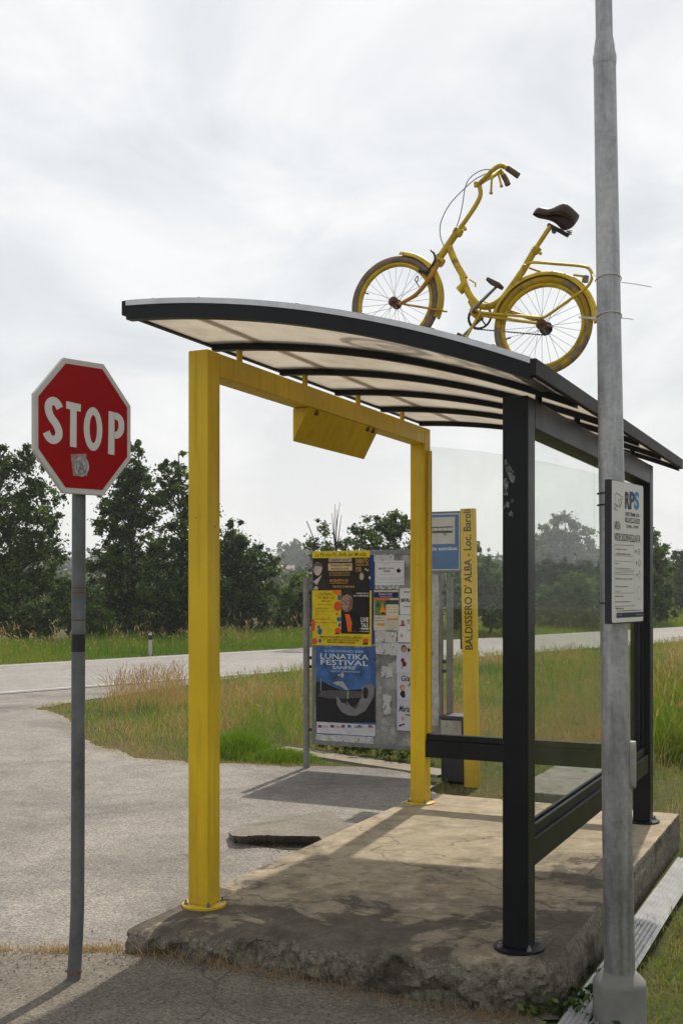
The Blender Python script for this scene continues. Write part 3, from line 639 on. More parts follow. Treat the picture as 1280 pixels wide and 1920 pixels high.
fr.build('frame', YELB, bk, smooth=True)
hg = MB(); hg.tube([c1(-15, 335), c1(45, 270)], .021, 12); hg.tube([c1(75, 225, -.02), c1(130, 255, -.025), c1(130, 290, -.02)], .004, 6); hg.build('hinge', YELB, bk, smooth=True)
rk = MB()
for t_ in (.15, .40, .66, .9):
    a = c1(640 + 440 * t_, 52, -.05); b = c1(640 + 440 * t_, 52, .05); rk.tube([a, b], .004, 8)
rk.tube(cr([c1(600, 100, -.02), c1(700, 130, 0), c1(760, 135, .0)], 4), .0045, 8); rk.tube([c1(1000, 145, .0), c1(1100, 155, 0.0)], .005, 8)
rk.build('luggage_rack', YELB, bk, smooth=True)
MB().tube([c1(1110, 150, -.01), c1(1105, 205, -.01)], .014, 12).build('rear_lamp', surf('lamp_housing', (.25, .2, .15), .3, 30, .5), bk, smooth=True)
# fork
fk = MB()
for s_ in (-1, 1):
    fk.tube(cr([c2(965, 175, .022 * s_), c2(900, 300, .036 * s_), c2(810, 440, .04 * s_), c2(730, 530, .042 * s_), c2(640, 590, .043 * s_), c2(555, 640, .043 * s_)], 5), [.0115, .008], 10)
fk.tube([c2(965, 170, -.03), c2(965, 170, .03)], .013, 10); fk.tube([c2(955, 190), c3(50, 855)], .0175, 12)
fk.tube([c2(600, 635, -.046), c2(1080, 695, -.03)], .0045, 8); fk.tube([c2(600, 635, .046), c2(1080, 695, .03)], .0045, 8)
fk.build('fork', surf('worn_orange_paint', (0.42, 0.20, 0.015), 0.3, 16, 0.5, dirt=(.16, .06, .02, 1), dirt_pos=.6, dscale=22), bk, smooth=True)
bc = MB(); bc.tube(cr([c2(880, 40, -.03), c2(915, 75, -.035), c2(925, 150, -.035), c2(860, 260, -.035)], 5), .005, 8); bc.tube([c2(760, 265, -.03), c2(850, 280, -.03)], .008, 8); bc.build('brake_caliper', DSTEEL, bk, smooth=True)
lb = Plane(c2(750, 370, -.048), E1, EU); m = MB()
for (x0, y0, x1_, y1_) in ((770, 440, 715, 365), (715, 365, 745, 320), (745, 320, 755, 345), (755, 345, 740, 385)):
    m.tube([c2(x0, y0, -.048), c2(x1_, y1_, -.048)], .0022, 6)
m.build('lamp_bracket', DSTEEL, bk)
# stem, handlebar, grips, levers, cables
hs = MB(); hs.tube(cr([c3(215, 590), c3(270, 510), c3(350, 380), c3(382, 300), c3(375, 240), c3(365, 215)], 6), .0105, 12); hs.build('stem', YELB, bk, smooth=True)
for a_, b_, r_ in ((c3(190, 590), c3(240, 612), .019), (c3(262, 560, -.02), c3(275, 580, -.02), .008), (c3(340, 200, -.01), c3(345, 235, -.01), .009), (c3(50, 825), c3(100, 855), .021)):
    MB().tube([a_, b_], r_, 12).build('clamp', YELB, bk, smooth=True)
CD = c3(365, 215).y
def hb(x, y, dd): return PD(800 + x / 4.267, 300 + y / 4.267, CD + dd) + (c3(365, 215) - PD(800 + 365 / 4.267, 300 + 215 / 4.267, CD))
br = MB(); nearb = [hb(365, 215, 0), hb(430, 150, -.05), hb(485, 95, -.10), hb(540, 66, -.13), hb(590, 85, -.14), hb(640, 118, -.14), hb(685, 150, -.135)]
farb = [hb(365, 215, 0), hb(430, 170, .05), hb(490, 140, .10), hb(535, 112, .13), hb(562, 140, .135), hb(585, 180, .135), hb(600, 218, .13)]
hb_ = br
hb_.tube(cr(nearb[:5], 6), .0105, 12); hb_.tube(cr(farb[:5], 6), .0105, 12)
hbo = hb_.build('handlebar', YELB, bk, smooth=True)
GRIP = surf('worn_grip', (0.13, 0.085, 0.05), .3, 20, .75)
for b_ in (nearb, farb):
    MB().tube([b_[4], b_[5], b_[6]], [.0125, .013, .0135], 12).build('grip', GRIP, hbo, smooth=True)
for pts in ([hb(545, 95, -.13), hb(490, 150, -.125), hb(470, 170, -.12), hb(465, 230, -.12), hb(463, 285, -.12)], [hb(545, 105, .12), hb(525, 130, .12), hb(535, 175, .12), hb(548, 230, .12)]):
    m = MB(); m.tube(cr(pts, 4), .0048, 8); e_ = pts[-1]; m.lathe(e_ - Vector((0, 0, .006)), [(.003, 0), (.008, .003), (.008, .010), (.003, .013)], 8); m.build('brake_lever', YELB, hbo, smooth=True)
for pts in ([hb(500, 100, -.10), hb(400, 100, -.07), hb(310, 150, -.05), hb(260, 230, -.04), hb(235, 380, -.03), c3(225, 480, -.03), c3(195, 590, -.02)], [hb(420, 130, .0), hb(330, 180, 0), hb(240, 260, 0), hb(130, 380, 0), c3(75, 530), c3(75, 640), c3(105, 735), c3(40, 800, -.02)]):
    MB().tube(cr(pts, 8), .0021, 6).build('brake_cable', CABLE, bk, smooth=True)
# seat post and saddle
st = MB(); st.tube([c3(845, 700), c3(955, 520)], .0105, 12); st.build('seat_post', YELB, bk, smooth=True)
sc_ = MB(); sc_.tube([c3(830, 735), c3(868, 690)], .0185, 12); sc_.tube([c3(870, 730, -.02), c3(890, 745, -.02)], .007, 8); sc_.build('seat_clamp', YELB, bk, smooth=True)
sm = MB(); secs = []
nose, tail = c3(825, 405), c3(1165, 455)
axs = (tail - nose); LS = axs.length; axs.normalize(); sup = (EU - axs * EU.dot(axs)).normalized(); sw = axs.cross(sup)
sup = (sup + EN * 0.62).normalized(); sw = (sw - sup * sw.dot(sup)).normalized()
NS, NK = 16, 20
for i in range(NS + 1):
    t = i / NS; hw = .022 + .050 * sstep(.30, .80, t); hw *= math.sqrt(max(.02, min(1, t / .10))) * math.sqrt(max(.03, min(1, (1 - t) / .30)))
    ctr = nose + axs * (LS * t) + sup * (.020 * sstep(.30, .60, t) - .012 * sstep(.75, 1, t)); dep = .036 + .026 * sstep(.35, .8, t)
    for j in range(NK):
        a = 2 * math.pi * j / NK; x = math.cos(a) * hw; z = math.sin(a)
        z = z * .016 if z > 0 else (z * dep * (0.25 + .75 * abs(math.cos(a)) ** .5))
        sm.v.append(ctr + sw * x + sup * (z - .35 * max(0, abs(x) - .015) ** 1.0))
for i in range(NS):
    for j in range(NK): sm.f.append((i * NK + j, i * NK + (j + 1) % NK, (i + 1) * NK + (j + 1) % NK, (i + 1) * NK + j))
sm.f += [tuple(reversed(range(NK))), tuple(NS * NK + j for j in range(NK))]
sad = sm.build('saddle', SADM, bk, smooth=True)
m = MB(); m.tube([c3(935, 510), c3(1010, 545), c3(1100, 590)], .009, 8); m.tube([c3(985, 540, -.02), c3(985, 560, .02)], .012, 8)
for s_ in (-1, 1):
    pts = [c3(1105 + 22 * math.cos(k * .7), 548 + 1.6 * k, .03 * s_ + .008 * math.sin(k * .7)) for k in range(22)]
    m.tube(pts, .0016, 5)
m.build('saddle_frame', DSTEEL, sad, smooth=True)
# drive train
OFFR = .048
def disc(mb, c, r0, r1, th, n=36, teeth=0):
    b = len(mb.v)
    for i in range(n):
        a = 2 * math.pi * i / n; rad = E1 * math.cos(a) + EU * math.sin(a); ro = r1 * (1 + (.05 if teeth and i % 2 else 0))
        mb.v += [c + rad * r0 - EN * th, c + rad * ro - EN * th, c + rad * ro + EN * th, c + rad * r0 + EN * th]
    for i in range(n):
        for j in range(4): mb.f.append((b + i * 4 + j, b + ((i + 1) % n) * 4 + j, b + ((i + 1) % n) * 4 + (j + 1) % 4, b + i * 4 + (j + 1) % 4))
    return mb
cw = bb + EN * OFFR
m = MB(); disc(m, cw, .047, .055, .0015, 72, 1); disc(m, cw, .004, .016, .003)
for k in range(5):
    a = k * 2 * math.pi / 5 + .3; rad = E1 * math.cos(a) + EU * math.sin(a); m.tube([cw + rad * .012, cw + rad * .05], .0035, 6)
m.build('chainring', DSTEEL, bk)
ct = c1(330, 258, -.07); cb = c1(115, 485, -.06); ctr_ = bb - EN * .06
m = MB(); m.tube([bb - EN * .035, ctr_ - EN * .012], .0085, 10); m.tube([ctr_, ctr_ + (ct - cb)], [.0085, .006], 10); m.build('crank', CHROME, bk, smooth=True)
m = MB(); far = cw + EN * .02; m.tube([bb, far + EN * .01], .0085, 10); m.tube([far, far - (ct - cb) * .78], [.0085, .006], 10); m.build('crank', CHROME, bk, smooth=True)
PEDM = surf('rusty_pedal', (0.10, 0.062, 0.045), .4, 40, .7)
def pedal(c, sgn):
    m = MB(); x = (E1 * .85 - EU * .5).normalized(); y = EN; z = x.cross(y)
    q = lambda a, b, h_: c + x * a + y * (b * sgn) + z * h_
    m.hexa([q(-.034, .0, -.009), q(.034, .0, -.009), q(.034, .07, -.009), q(-.034, .07, -.009), q(-.034, .0, .009), q(.034, .0, .009), q(.034, .07, .009), q(-.034, .07, .009)])
    return m.build('pedal', PEDM, bk, bevel=.006)
pedal(ctr_ + (ct - cb), -1); pedal(far - (ct - cb) * .78, 1)
sp = HUBR + EN * OFFR; m = MB(); disc(m, sp, .004, .027, .006, 32, 1); m.build('sprocket', DSTEEL, bk)
m = MB(); 
def arc_(c, r, a0, a1, n): return [c + (E1 * math.cos(R(a0 + (a1 - a0) * i / n)) + EU * math.sin(R(a0 + (a1 - a0) * i / n))) * r for i in range(n + 1)]
loop = arc_(cw, .0565, 90, 270, 14) + arc_(sp, .029, -90, 90, 10); dense = []
for i in range(len(loop)):
    a, b = loop[i], loop[(i + 1) % len(loop)]; n = max(1, int((b - a).length / .0035))
    dense += [a.lerp(b, k / n) for k in range(n)]
m.tube(dense + [dense[0]], [.0036 if k % 4 < 2 else .0024 for k in range(len(dense))] + [.003], 5)
m.build('chain', DSTEEL, bk)
m = MB(); cgp = Plane(cw + EN * .012, E1, EU)
a, b = cw + EU * .07 + EN * .012, sp + EU * .028 + EN * .012
m.hexa([a - EU * .006 - EN * .004, b - EU * .012 - EN * .004, b - EU * .012 + EN * .004, a - EU * .006 + EN * .004, a + EU * .012 - EN * .004, b + EU * .006 - EN * .004, b + EU * .006 + EN * .004, a + EU * .012 + EN * .004]); m.build('chain_guard', YELB, bk, bevel=.003)
ka = bb - EN * .03 + E1 * .03; kk = UV(to_uv(ka.x, ka.y)[0] - .10, V0 - .10, 0); kk.z = sheet_z(to_uv(kk.x, kk.y)[0]) + .004
MB().tube([ka, kk], .006, 8).build('kickstand', YELB, bk, smooth=True)

# ------------------------------------------------------------------ lamp pole, ties, warning sign
PD_ = 4.46; PB = Vector((0, PD_, 0)); PB.x = (1161 - CX) / F * PD_
def pole_c(z): return Vector((PB.x - 0.0163 * (z + 0.08), PD_, z))
gp = gz(PB.x, PD_) - 0.03
lp = thing('lamp_pole', (PB.x, PB.y, gp), 'tall tapering galvanised lamp pole in a round concrete footing beside the shelter', 'lamp pole')
zs = [-0.12, 0.0, 0.5, 1.0, 1.5, 2.0, 2.5, 3.0, 3.5, 3.60]; rs_ = [.0610, .0608, .0590, .0560, .0525, .0500, .0475, .0455, .0440, .0438]
m = MB(); m.tube([pole_c(z) for z in zs] + [pole_c(3.66), pole_c(3.70), pole_c(6.4)], rs_ + [.0400, .0335, .028], 40); m.build('shaft', GALV, lp, smooth=True)
m = MB(); m.tube([pole_c(3.585), pole_c(3.60), pole_c(3.62), pole_c(3.63)], [.0445, .0462, .0462, .0440], 40); m.build('collar', GALV, lp, smooth=True)
m = MB(); b0 = Vector((PB.x - .001, PB.y, 0)); m.lathe(b0, [(.104, gp - .05), (.104, .02 - .09), (.102, -.058), (.095, -.048), (.068, -.020), (.062, -.018)], 48); m.build('footing', CONC, lp, smooth=True)
hx = Plane(pole_c(.5) + Vector((.0575, -.012, 0)), (.35, .94, 0)); m = MB()
n_ = 20; pts = []
for i in range(n_):
    a = 2 * math.pi * i / n_; x, y = math.cos(a), math.sin(a); pts.append((.026 * (abs(x) ** .5) * (1 if x > 0 else -1), .094 * (abs(y) ** .35) * (1 if y > 0 else -1) + .305 - .0))
zc = CH + (HZ - 1437) / F * 4.4 - .5
pts = [(a, b - .305 + zc) for a, b in pts]
k = len(pts); m.add([hx.pt(a, b, .012) for a, b in pts] + [hx.pt(a, b, -.012) for a, b in pts], [tuple(range(k)), tuple(reversed(range(k, 2 * k)))] + [(i, k + i, k + (i + 1) % k, (i + 1) % k) for i in range(k)])
m.build('access_hatch', surf('hatch_grey', (.30, .28, .27), .12, 10, .45, metal=.3), lp, bevel=.003)
TIE = surf('white_nylon', (.62, .58, .52), .1, 10, .5)
for (z0, tgt, tl, lab) in ((CH + (HZ - 517) / F * 4.4, c1(1165, 130, -.04), 1, 'upper white cable tie holding the bicycle rack to the lamp pole, longer tail'), (CH + (HZ - 588) / F * 4.4, c1(1060, 512, -.05), 0, 'lower white cable tie from the bicycle stay round the lamp pole, shorter tail')):
    c = pole_c(z0); m = MB(); r_ = .0505; d_ = (tgt - c); d_.z = 0; a0 = math.atan2(d_.y, d_.x); loop = [tgt]
    for i in range(21):
        a = a0 + R(75) + R(210) * i / 20; loop.append(c + Vector((r_ * math.cos(a), r_ * math.sin(a), -.012 * math.sin(a))))
    loop.append(tgt + Vector((.004, .004, -.004)))
    m.tube(loop, .0019, 6)
    e0 = c + Vector((r_ * .96, -.012, -.012 if tl else -.006)); e1 = e0 + (Vector((.118, -.01, -.022)) if tl else Vector((.045, 0, -.006))); m.tube([e0, e0.lerp(e1, .5) + Vector((0, 0, .002)), e1], .0019, 6)
    tag(m.build('cable_tie', TIE, None), lab, 'cable tie', 'cable ties between bicycle and pole')

q0, q1 = PD(1146, 1000, 4.225), PD(1205, 1000, 4.494)
ps = Plane((q0.x, q0.y, 0), (q1.x - q0.x, q1.y - q0.y, 0)); SW = Vector((q1.x - q0.x, q1.y - q0.y)).length
zt_, zb_ = CH + 205 / F * 4.225, CH - 63 / F * 4.225
ws = thing('warning_sign', ps.pt(SW / 2, zb_), 'white rectangular video surveillance sign with dark edges strapped to the lamp pole', 'sign')
m = MB(); m.bpl(ps, -.004, zb_ - .004, SW + .004, zt_ + .004, -.028, -.0015); m.build('backing', surf('dark_plastic', (.012, .013, .02), .2, 8, .5), ws, bevel=.004)
m = MB(); rr_ = .012; pts = []
for cx_, cy_, a0 in ((SW - rr_, zt_ - rr_, 0), (rr_, zt_ - rr_, 90), (rr_, zb_ + rr_, 180), (SW - rr_, zb_ + rr_, 270)):
    for k in range(6): a = R(a0 + 18 * k); pts.append((cx_ + rr_ * math.cos(a), cy_ + rr_ * math.sin(a)))
m.poly(ps, pts, 0); m.build('face', surf('sign_white', (.56, .545, .50), .05, 4, .5), ws)
INKD = ink(25, 26, 32)
def s4(x, y): return ps.ab(1100 + x / 6.0, 880 + y / 6.0)
def stext(m, st, x0, y0, x1, y1, off=.0012, **k):
    a0, b1 = s4(x0, y0); a1, b0 = s4(x1, y1); a0b, b0b = s4(x0, y0 + (y1 - y0)); text(m, ps, st, a0, b0b, a1, b1 - 0, off, **k)
m = MB()
stext(m, 'SISTEMI DI', 428, 478, 580, 520, bold=.01); stext(m, 'DAL 1979', 443, 622, 575, 655, bold=.01)
stext(m, 'AREA', 302, 580, 372, 672, bold=.0); stext(m, 'VIDEOSORVEGLIATA', 302, 712, 594, 800, bold=.0)
rows = ['La Registrazione e effettuata da', 'COMUNE DI BALDISSERO D ALBA', 'FINALITA', 'Per tutela del patrimonio pubblico', 'Diritto di accesso ai dati', 'Durata conservazione', '7 giorni', 'Informativa', 'Presso la sede del comune', 'Riferimenti']
for st, (y0, y1_, x1_) in zip(rows, ((885, 905, 445), (938, 956, 485), (1052, 1066, 345), (1104, 1120, 485), (1218, 1238, 505), (1308, 1324, 460), (1370, 1384, 370), (1420, 1434, 408), (1482, 1498, 484), (1556, 1574, 406))):
    stext(m, st, 318, y0, x1_, y1_, bold=.02, res=1)
def srect(m, x0, y0, x1, y1, off=.001):
    a0, b1 = s4(x0, y0); a1, _ = s4(x1, y0); _, b0 = s4(x0, y1); m.poly(ps, [(a0, b0), (a1, b0), (a1, b1), (a0, b1)], off)
def sframe(m, x0, y0, x1, y1, wd=.0016, off=.001):
    m.strip(ps, [s4(x0, y0), s4(x1, y0 + (x1 - x0) * .03), s4(x1 + 4, y1 - (x1 - x0) * .03), s4(x0 + 4, y1)], wd, off, True)
sframe(m, 303, 850, 520, 1160); sframe(m, 308, 1178, 526, 1540)
for y in (966, 1028, 1130): srect(m, 306, y, 518, y + 3)
for y in (1390,): srect(m, 312, y, 526, y + 3)
srect(m, 332, 1590, 610, 1597)
m.build('lettering', INKD, ws)
m = MB(); srect(m, 427, 540, 587, 592); m.build('black_label', INKD, ws)
m = MB(); stext(m, 'SICUREZZA', 433, 549, 582, 584, off=.0022, bold=.02); m.build('label_lettering', ink(225, 222, 212), ws)
for ch, x0, x1, c_ in (('R', 424, 476, (22, 34, 44)), ('P', 474, 530, (32, 66, 88)), ('S', 526, 582, (40, 122, 165))):
    m = MB(); stext(m, ch, x0, 248, x1, 440 + (x1 - 424) * .06, off=.0012 if ch != 'P' else .0018, bold=.035); m.build('logo_letter', ink(*c_), ws)
m = MB(); srect(m, 328, 1615, 632, 1672); m.build('footer_band', ink(22, 26, 48), ws)
m = MB(); stext(m, 'Reg. UE 679', 338, 1632, 386, 1652, off=.0022); stext(m, 'www.rps.it', 540, 1628, 626, 1646, off=.0022); m.build('footer_lettering', ink(180, 180, 185), ws)
m = MB()                                                    # camera drawing and icons, in line
for pts in ([(310, 290), (325, 262), (400, 318), (372, 425), (318, 395), (310, 290)], [(345, 350), (385, 330)], [(372, 425), (385, 345)], [(318, 395), (295, 385), (296, 440), (335, 465), (338, 430), (318, 395)], [(300, 440), (325, 410)], [(345, 330), (365, 420)]):
    m.strip(ps, [s4(*p) for p in pts], .0022, .001)
for (cx_, cy_, rx, ry) in ((580, 928, 15, 32), (584, 1055, 14, 40), (586, 1200, 12, 28), (580, 1390, 24, 74)):
    pts = [(cx_ + rx * math.cos(R(a)), cy_ + ry * math.sin(R(a))) for a in range(-50 if ry > 60 else 0, 300 if ry > 60 else 360, 20)]; m.strip(ps, [s4(*p) for p in pts], .0014, .001, ry < 60)
for (x, y) in ((540, 920), (547, 1050), (553, 1185)): stext(m, '1', x, y - 14, x + 8, y + 18)
m.strip(ps, [s4(577, 912), s4(583, 945)], .004, .001); m.strip(ps, [s4(576, 1080), s4(592, 1032)], .002, .001); m.strip(ps, [s4(586, 1140), s4(586, 1165)], .004, .001)
m.build('icons', ink(70, 76, 90), ws)
m = MB()
for y0 in (922, 944, 1131):
    z = CH + (HZ - y0) / F * 4.38; c = pole_c(z); lp_ = [ps.pt(-.002, z - .012 if y0 == 922 else z, -.012)]
    for i in range(19):
        a = R(250 - 200 * i / 18); lp_.append(c + Vector((.0565 * math.cos(a), .0565 * math.sin(a), 0)))
    m.tube(lp_ + [ps.pt(.14, z, -.03)], .0026, 6)
m.build('strap', BLK, ws)

# ------------------------------------------------------------------ stop sign
s0 = PD(153, 800, 4.60); pS = Plane(s0, (0.72, 0.694, 0))
def z5(x, y): return pS.ab(50 + x / 6.095, 650 + y / 6.095)
OCT = [(450, 122), (900, 238), (1188, 735), (1180, 1335), (890, 1700), (410, 1640), (80, 1120), (82, 485)]
octab = [z5(*p) for p in OCT]
cen = (sum(a for a, b in octab) / 8, sum(b for a, b in octab) / 8)
RAD = 0.5 * (max(b for a, b in octab) - min(b for a, b in octab)) / math.cos(R(22.5))
RADX = 0.5 * (max(a for a, b in octab) - min(a for a, b in octab)) / math.cos(R(22.5))
def octo(f): return [(cen[0] + RADX * f * math.cos(R(22.5 + 45 * k)), cen[1] + RAD * f * math.sin(R(22.5 + 45 * k))) for k in range(8)]
g0 = PZ(137, 1845, -0.135)
ss = thing('stop_sign', g0, 'red octagonal stop sign with a peeling sticker on a leaning grey pole', 'road sign')
m = MB(); o1 = octo(1.0); m.add([pS.pt(a, b, .0) for a, b in o1] + [pS.pt(a, b, -.022) for a, b in o1], [tuple(range(8)), tuple(reversed(range(8, 16)))] + [(i, 8 + i, 8 + (i + 1) % 8, (i + 1) % 8) for i in range(8)])
pn = m.build('panel', surf('sign_border_white', (.50, .48, .44), .12, 5, .5, dirt=(.25, .2, .12, 1), dirt_pos=.66, dscale=14), ss, bevel=.003)
m = MB(); m.poly(pS, octo(.915), .0015); m.build('red_field', surf('sign_red', (.30, .002, .003), .10, 3, .5, spec=.12), ss)
WHT = surf('sign_letter_white', (.60, .58, .53), .05, 6, .5)
def strk(name, pts, wd, closed=False, sm_=4):
    q = [Vector((*z5(*p), 0)) for p in pts]; q = cr(q, sm_) if sm_ else q
    m = MB(); m.strip(pS, [(p.x, p.y) for p in q], wd, .003, closed); return m.build(name, WHT, ss)
tw = 0.0172 * 1.0
WDS = abs(z5(568, 900)[0] - z5(495, 900)[0])
strk('letter', [(378, 705), (345, 645), (300, 620), (255, 650), (248, 720), (275, 800), (330, 880), (365, 960), (360, 1030), (310, 1068), (255, 1040), (222, 975)], WDS * 1.12)
m = MB(); m.poly(pS, [z5(*p) for p in ((452, 622), (618, 660), (616, 745), (570, 735), (568, 1153), (493, 1142), (497, 718), (450, 708))], .003); m.build('letter', WHT, ss)
m = MB(); oa = [z5(757 + 106 * math.cos(R(a)), 942 + 250 * math.sin(R(a)) + 20 * math.cos(R(a)) * .6) for a in range(0, 360, 10)]; ob_ = [z5(759 + 42 * math.cos(R(a)), 942 + 160 * math.sin(R(a)) + 8 * math.cos(R(a)) * .6) for a in range(0, 360, 10)]
n_ = len(oa); m.add([pS.pt(a, b, .003) for a, b in oa + ob_], [(i, (i + 1) % n_, n_ + (i + 1) % n_, n_ + i) for i in range(n_)]); m.build('letter', WHT, ss)
m = MB(); m.poly(pS, [z5(*p) for p in ((935, 735), (1003, 752), (1000, 1240), (928, 1226))], .003); m.build('letter', WHT, ss)
strk('letter', [(990, 792), (1035, 800), (1070, 840), (1080, 900), (1070, 970), (1035, 1010), (990, 1010)], WDS * .98)
m = MB(); m.poly(pS, [z5(*p) for p in ((502, 1228), (680, 1225), (690, 1478), (528, 1476))], .003)
stk = m.build('sticker', surf('peeling_sticker', (.34, .20, .18), .5, 90, .8, dirt=(.30, .02, .02, 1), dirt_pos=.55, dscale=70), ss)
m = MB(); m.poly(pS, [z5(625 + 84 * math.cos(R(a)), 1370 + 116 * math.sin(R(a))) for a in range(0, 360, 12)], .0042); m.build('foil_disc', surf('foil', (.35, .35, .34), .55, 55, .45, metal=.5), stk)
m = MB(); text(m, pS, 'A', *z5(580, 1440), *z5(665, 1315), .0054, bold=.03); m.strip(pS, [z5(625 + 58 * math.cos(R(a)), 1375 + 82 * math.sin(R(a))) for a in range(0, 360, 15)], .004, .0054, True); m.build('sticker_mark', ink(120, 120, 122), stk)
def stop_p(py, off=0):
    t = (py - 690) / (1845 - 690); px = 149 - 3.5 * t - 7.5 * max(0, (t - .86) / .14) ** 1.5
    return PD(px, py, 4.66 + (g0.y - 4.66) * t)
m = MB(); ysm = [700, 900, 1100, 1300, 1500, 1700, 1760, 1810, 1842, 1870]
m.tube([stop_p(y) for y in ysm], .0282, 22); m.build('pole', OLDG, ss, smooth=True)
m = MB(); m.tube([stop_p(1189), stop_p(1222)], .0288, 22); m.build('black_band', BLK, ss, smooth=True)
for y in (1101, 1110, 1161): MB().tube([stop_p(y), stop_p(y + 3)], .0287, 22).build('rust_ring', RUST, ss)
for y in (725, 880):
    c = stop_p(y); m = MB(); m.tube([c + Vector((0, 0, -.015)), c + Vector((0, 0, .015))], .031, 20); m.build('bracket', STEEL, ss)
m = MB(); m.tube([stop_p(1818), stop_p(1822)], [.031, .033], 16); m.build('wire', RUST, ss)

# ------------------------------------------------------------------ notice board with posters
B0 = Vector((-0.2554, 10.12, 0)); pB = Plane(B0, (UX, UY, 0)); GB = -0.125
nb = thing('notice_board', B0 + Vector((.55, -.26, GB)), 'grey metal notice board on two posts covered in posters and torn paper', 'notice board')
BM = surf('grimy_board', (.22, .22, .21), .45, 7, .8, spec=.2, dirt=(.37, .36, .34, 1), dirt_pos=.53, dscale=6)
aL, zT = pB.ab(587, 1036); aR = pB.ab(826, 1036)[0]; zB = pB.ab(588, 1393)[1]
m = MB(); m.bpl(pB, aL, zB, aR, zT, -.03, 0); pnb = m.build('panel', BM, nb, bevel=.003)
m = MB(); BF = surf('frame_grey', (.17, .17, .17), .2, 8, .5, metal=.3)
m.bpl(pB, aL - .012, zT - .03, aR + .012, zT + .012, -.034, .006).bpl(pB, aL - .012, zB - .012, aR + .012, zB + .028, -.034, .006).bpl(pB, aL - .012, zB + .028, aL + .012, zT - .03, -.034, .006).bpl(pB, aR - .012, zB + .028, aR + .012, zT - .03, -.034, .006)
m.build('border', BF, nb, bevel=.002)
for px, pyt in ((573.5, 1083), (842, 1079)):
    a, _ = pB.ab(px, 1200); p0_ = pB.pt(a, 0, -.01); p0_.z = GB - .02; zt2 = 1.606
    MB().tube([p0_, Vector((p0_.x, p0_.y, zt2))], .030, 18).build('post', surf('old_galvanised', (.19, .18, .17), .25, 10, .55, metal=.3), nb, smooth=True)
    for zz_ in (1.47, .88, .80, .23):
        m = MB(); a2 = aL if px < 700 else aR; lo, hi = sorted((a, a2)); m.bpl(pB, lo, zz_ - .014, hi, zz_ + .014, -.02, -.006); m.build('bracket', DSTEEL, nb)
def bp(px, py): return pB.ab(px, py)
def bq(x0, y0, x1, y1):                                  # pixel rectangle -> board rectangle
    a0, b1 = bp(x0, y0); a1, _ = bp(x1, y0); _, b0 = bp(x0, y1); return a0, b0, a1, b1
def poster(name, label, cat, rect, mat, lay, group=None, ragged=0):
    a0, b0, a1, b1 = bq(*rect); off = .003 + .0016 * lay; m = MB()
    if ragged:
        rg = random.Random(int(rect[0] * 7 + rect[1])); pts = []
        for (xa, ya), (xb, yb) in zip(((a0, b0), (a1, b0), (a1, b1), (a0, b1)), ((a1, b0), (a1, b1), (a0, b1), (a0, b0))):
            for k in range(7):
                t = k / 7; pts.append((xa + (xb - xa) * t + rg.uniform(-1, 1) * ragged, ya + (yb - ya) * t + rg.uniform(-1, 1) * ragged))
        k = len(pts); m.add([pB.pt(a, b, off) for a, b in pts] + [pB.pt(a, b, off - .0012) for a, b in pts], [tuple(range(k)), tuple(reversed(range(k, 2 * k)))] + [(i, k + i, k + (i + 1) % k, (i + 1) % k) for i in range(k)])
    else: m.bpl(pB, a0, b0, a1, b1, off - .0012, off)
    o = m.build(name, mat, None, loc=tuple(pB.pt((a0 + a1) / 2, (b0 + b1) / 2, off))); tag(o, label, cat, group); o['_l'] = lay; return o
def pr_(par, name, rect, c, k=1):
    off = .003 + .0016 * par['_l'] + .0004 * k; a0, b0, a1, b1 = bq(*rect); m = MB(); m.poly(pB, [(a0, b0), (a1, b0), (a1, b1), (a0, b1)], off); return m.build(name, ink(*c), par)
def pe_(par, name, els, c, k=1):                          # ellipses
    off = .003 + .0016 * par['_l'] + .0004 * k
    for (x, y, rx, ry) in els: MB().poly(pB, [bp(x + rx * math.cos(R(t)), y + ry * math.sin(R(t))) for t in range(0, 360, 20)], off).build(name, ink(*c), par)
def pp_(par, name, polys, c, k=1):
    off = .003 + .0016 * par['_l'] + .0004 * k
    for pts in polys: MB().poly(pB, [bp(*p) for p in pts], off).build(name, ink(*c), par)
def pt_(par, name, items, c, k=2, bold=.02, slant=0, res=2):
    off = .003 + .0016 * par['_l'] + .0004 * k
    for st, x0, y0, x1, y1 in items:
        a0, b0, a1, b1 = bq(x0, y0, x1, y1); text(MB(), pB, st, a0, b0, a1, b1, off, bold=bold, res=res, slant=slant).build(name, ink(*c), par)
def q1(x, y): return 570 + x / 6.095, 1020 + y / 6.095
def q2(x, y): return 570 + x / 6.095, 1200 + y / 6.095
def Q(f, x0, y0, x1, y1): return (*f(x0, y0), *f(x1, y1))
# blue backing sheet strip showing at the right of the dark posters
bs = poster('poster', 'narrow strip of a dark blue poster showing beside the two yellow headed posters', 'poster', (690, 1034, 701.5, 1207), ink(22, 52, 110), 1)
p1 = poster('poster', 'dark poster with a yellow title strip and a young man, top left of board', 'poster', (586.5, 1036, 693.5, 1108), ink(38, 24, 14), 2)
pr_(p1, 'title_strip', (586.5, 1034, 693.5, 1046.5), (205, 180, 10))
pt_(p1, 'title', [('La Partita Piu Bella del Mondo', 592, 1036.5, 688, 1044)], (90, 62, 8), slant=.02, bold=.01)
pt_(p1, 'gold_lettering', [('SABATO', 667, 1047, 691, 1056), ('10 MAGGIO 2025', 667, 1057, 692, 1061), ('ORE', 667, 1063, 677, 1067), ('21:00', 667, 1067, 678, 1072), ('ACQUISTA SU', 618, 1086, 653, 1091.5), ('www.biglietti.it', 618, 1092, 652, 1095), ('TEATRO COMUNALE', 624, 1098, 665, 1102)], (176, 138, 62))
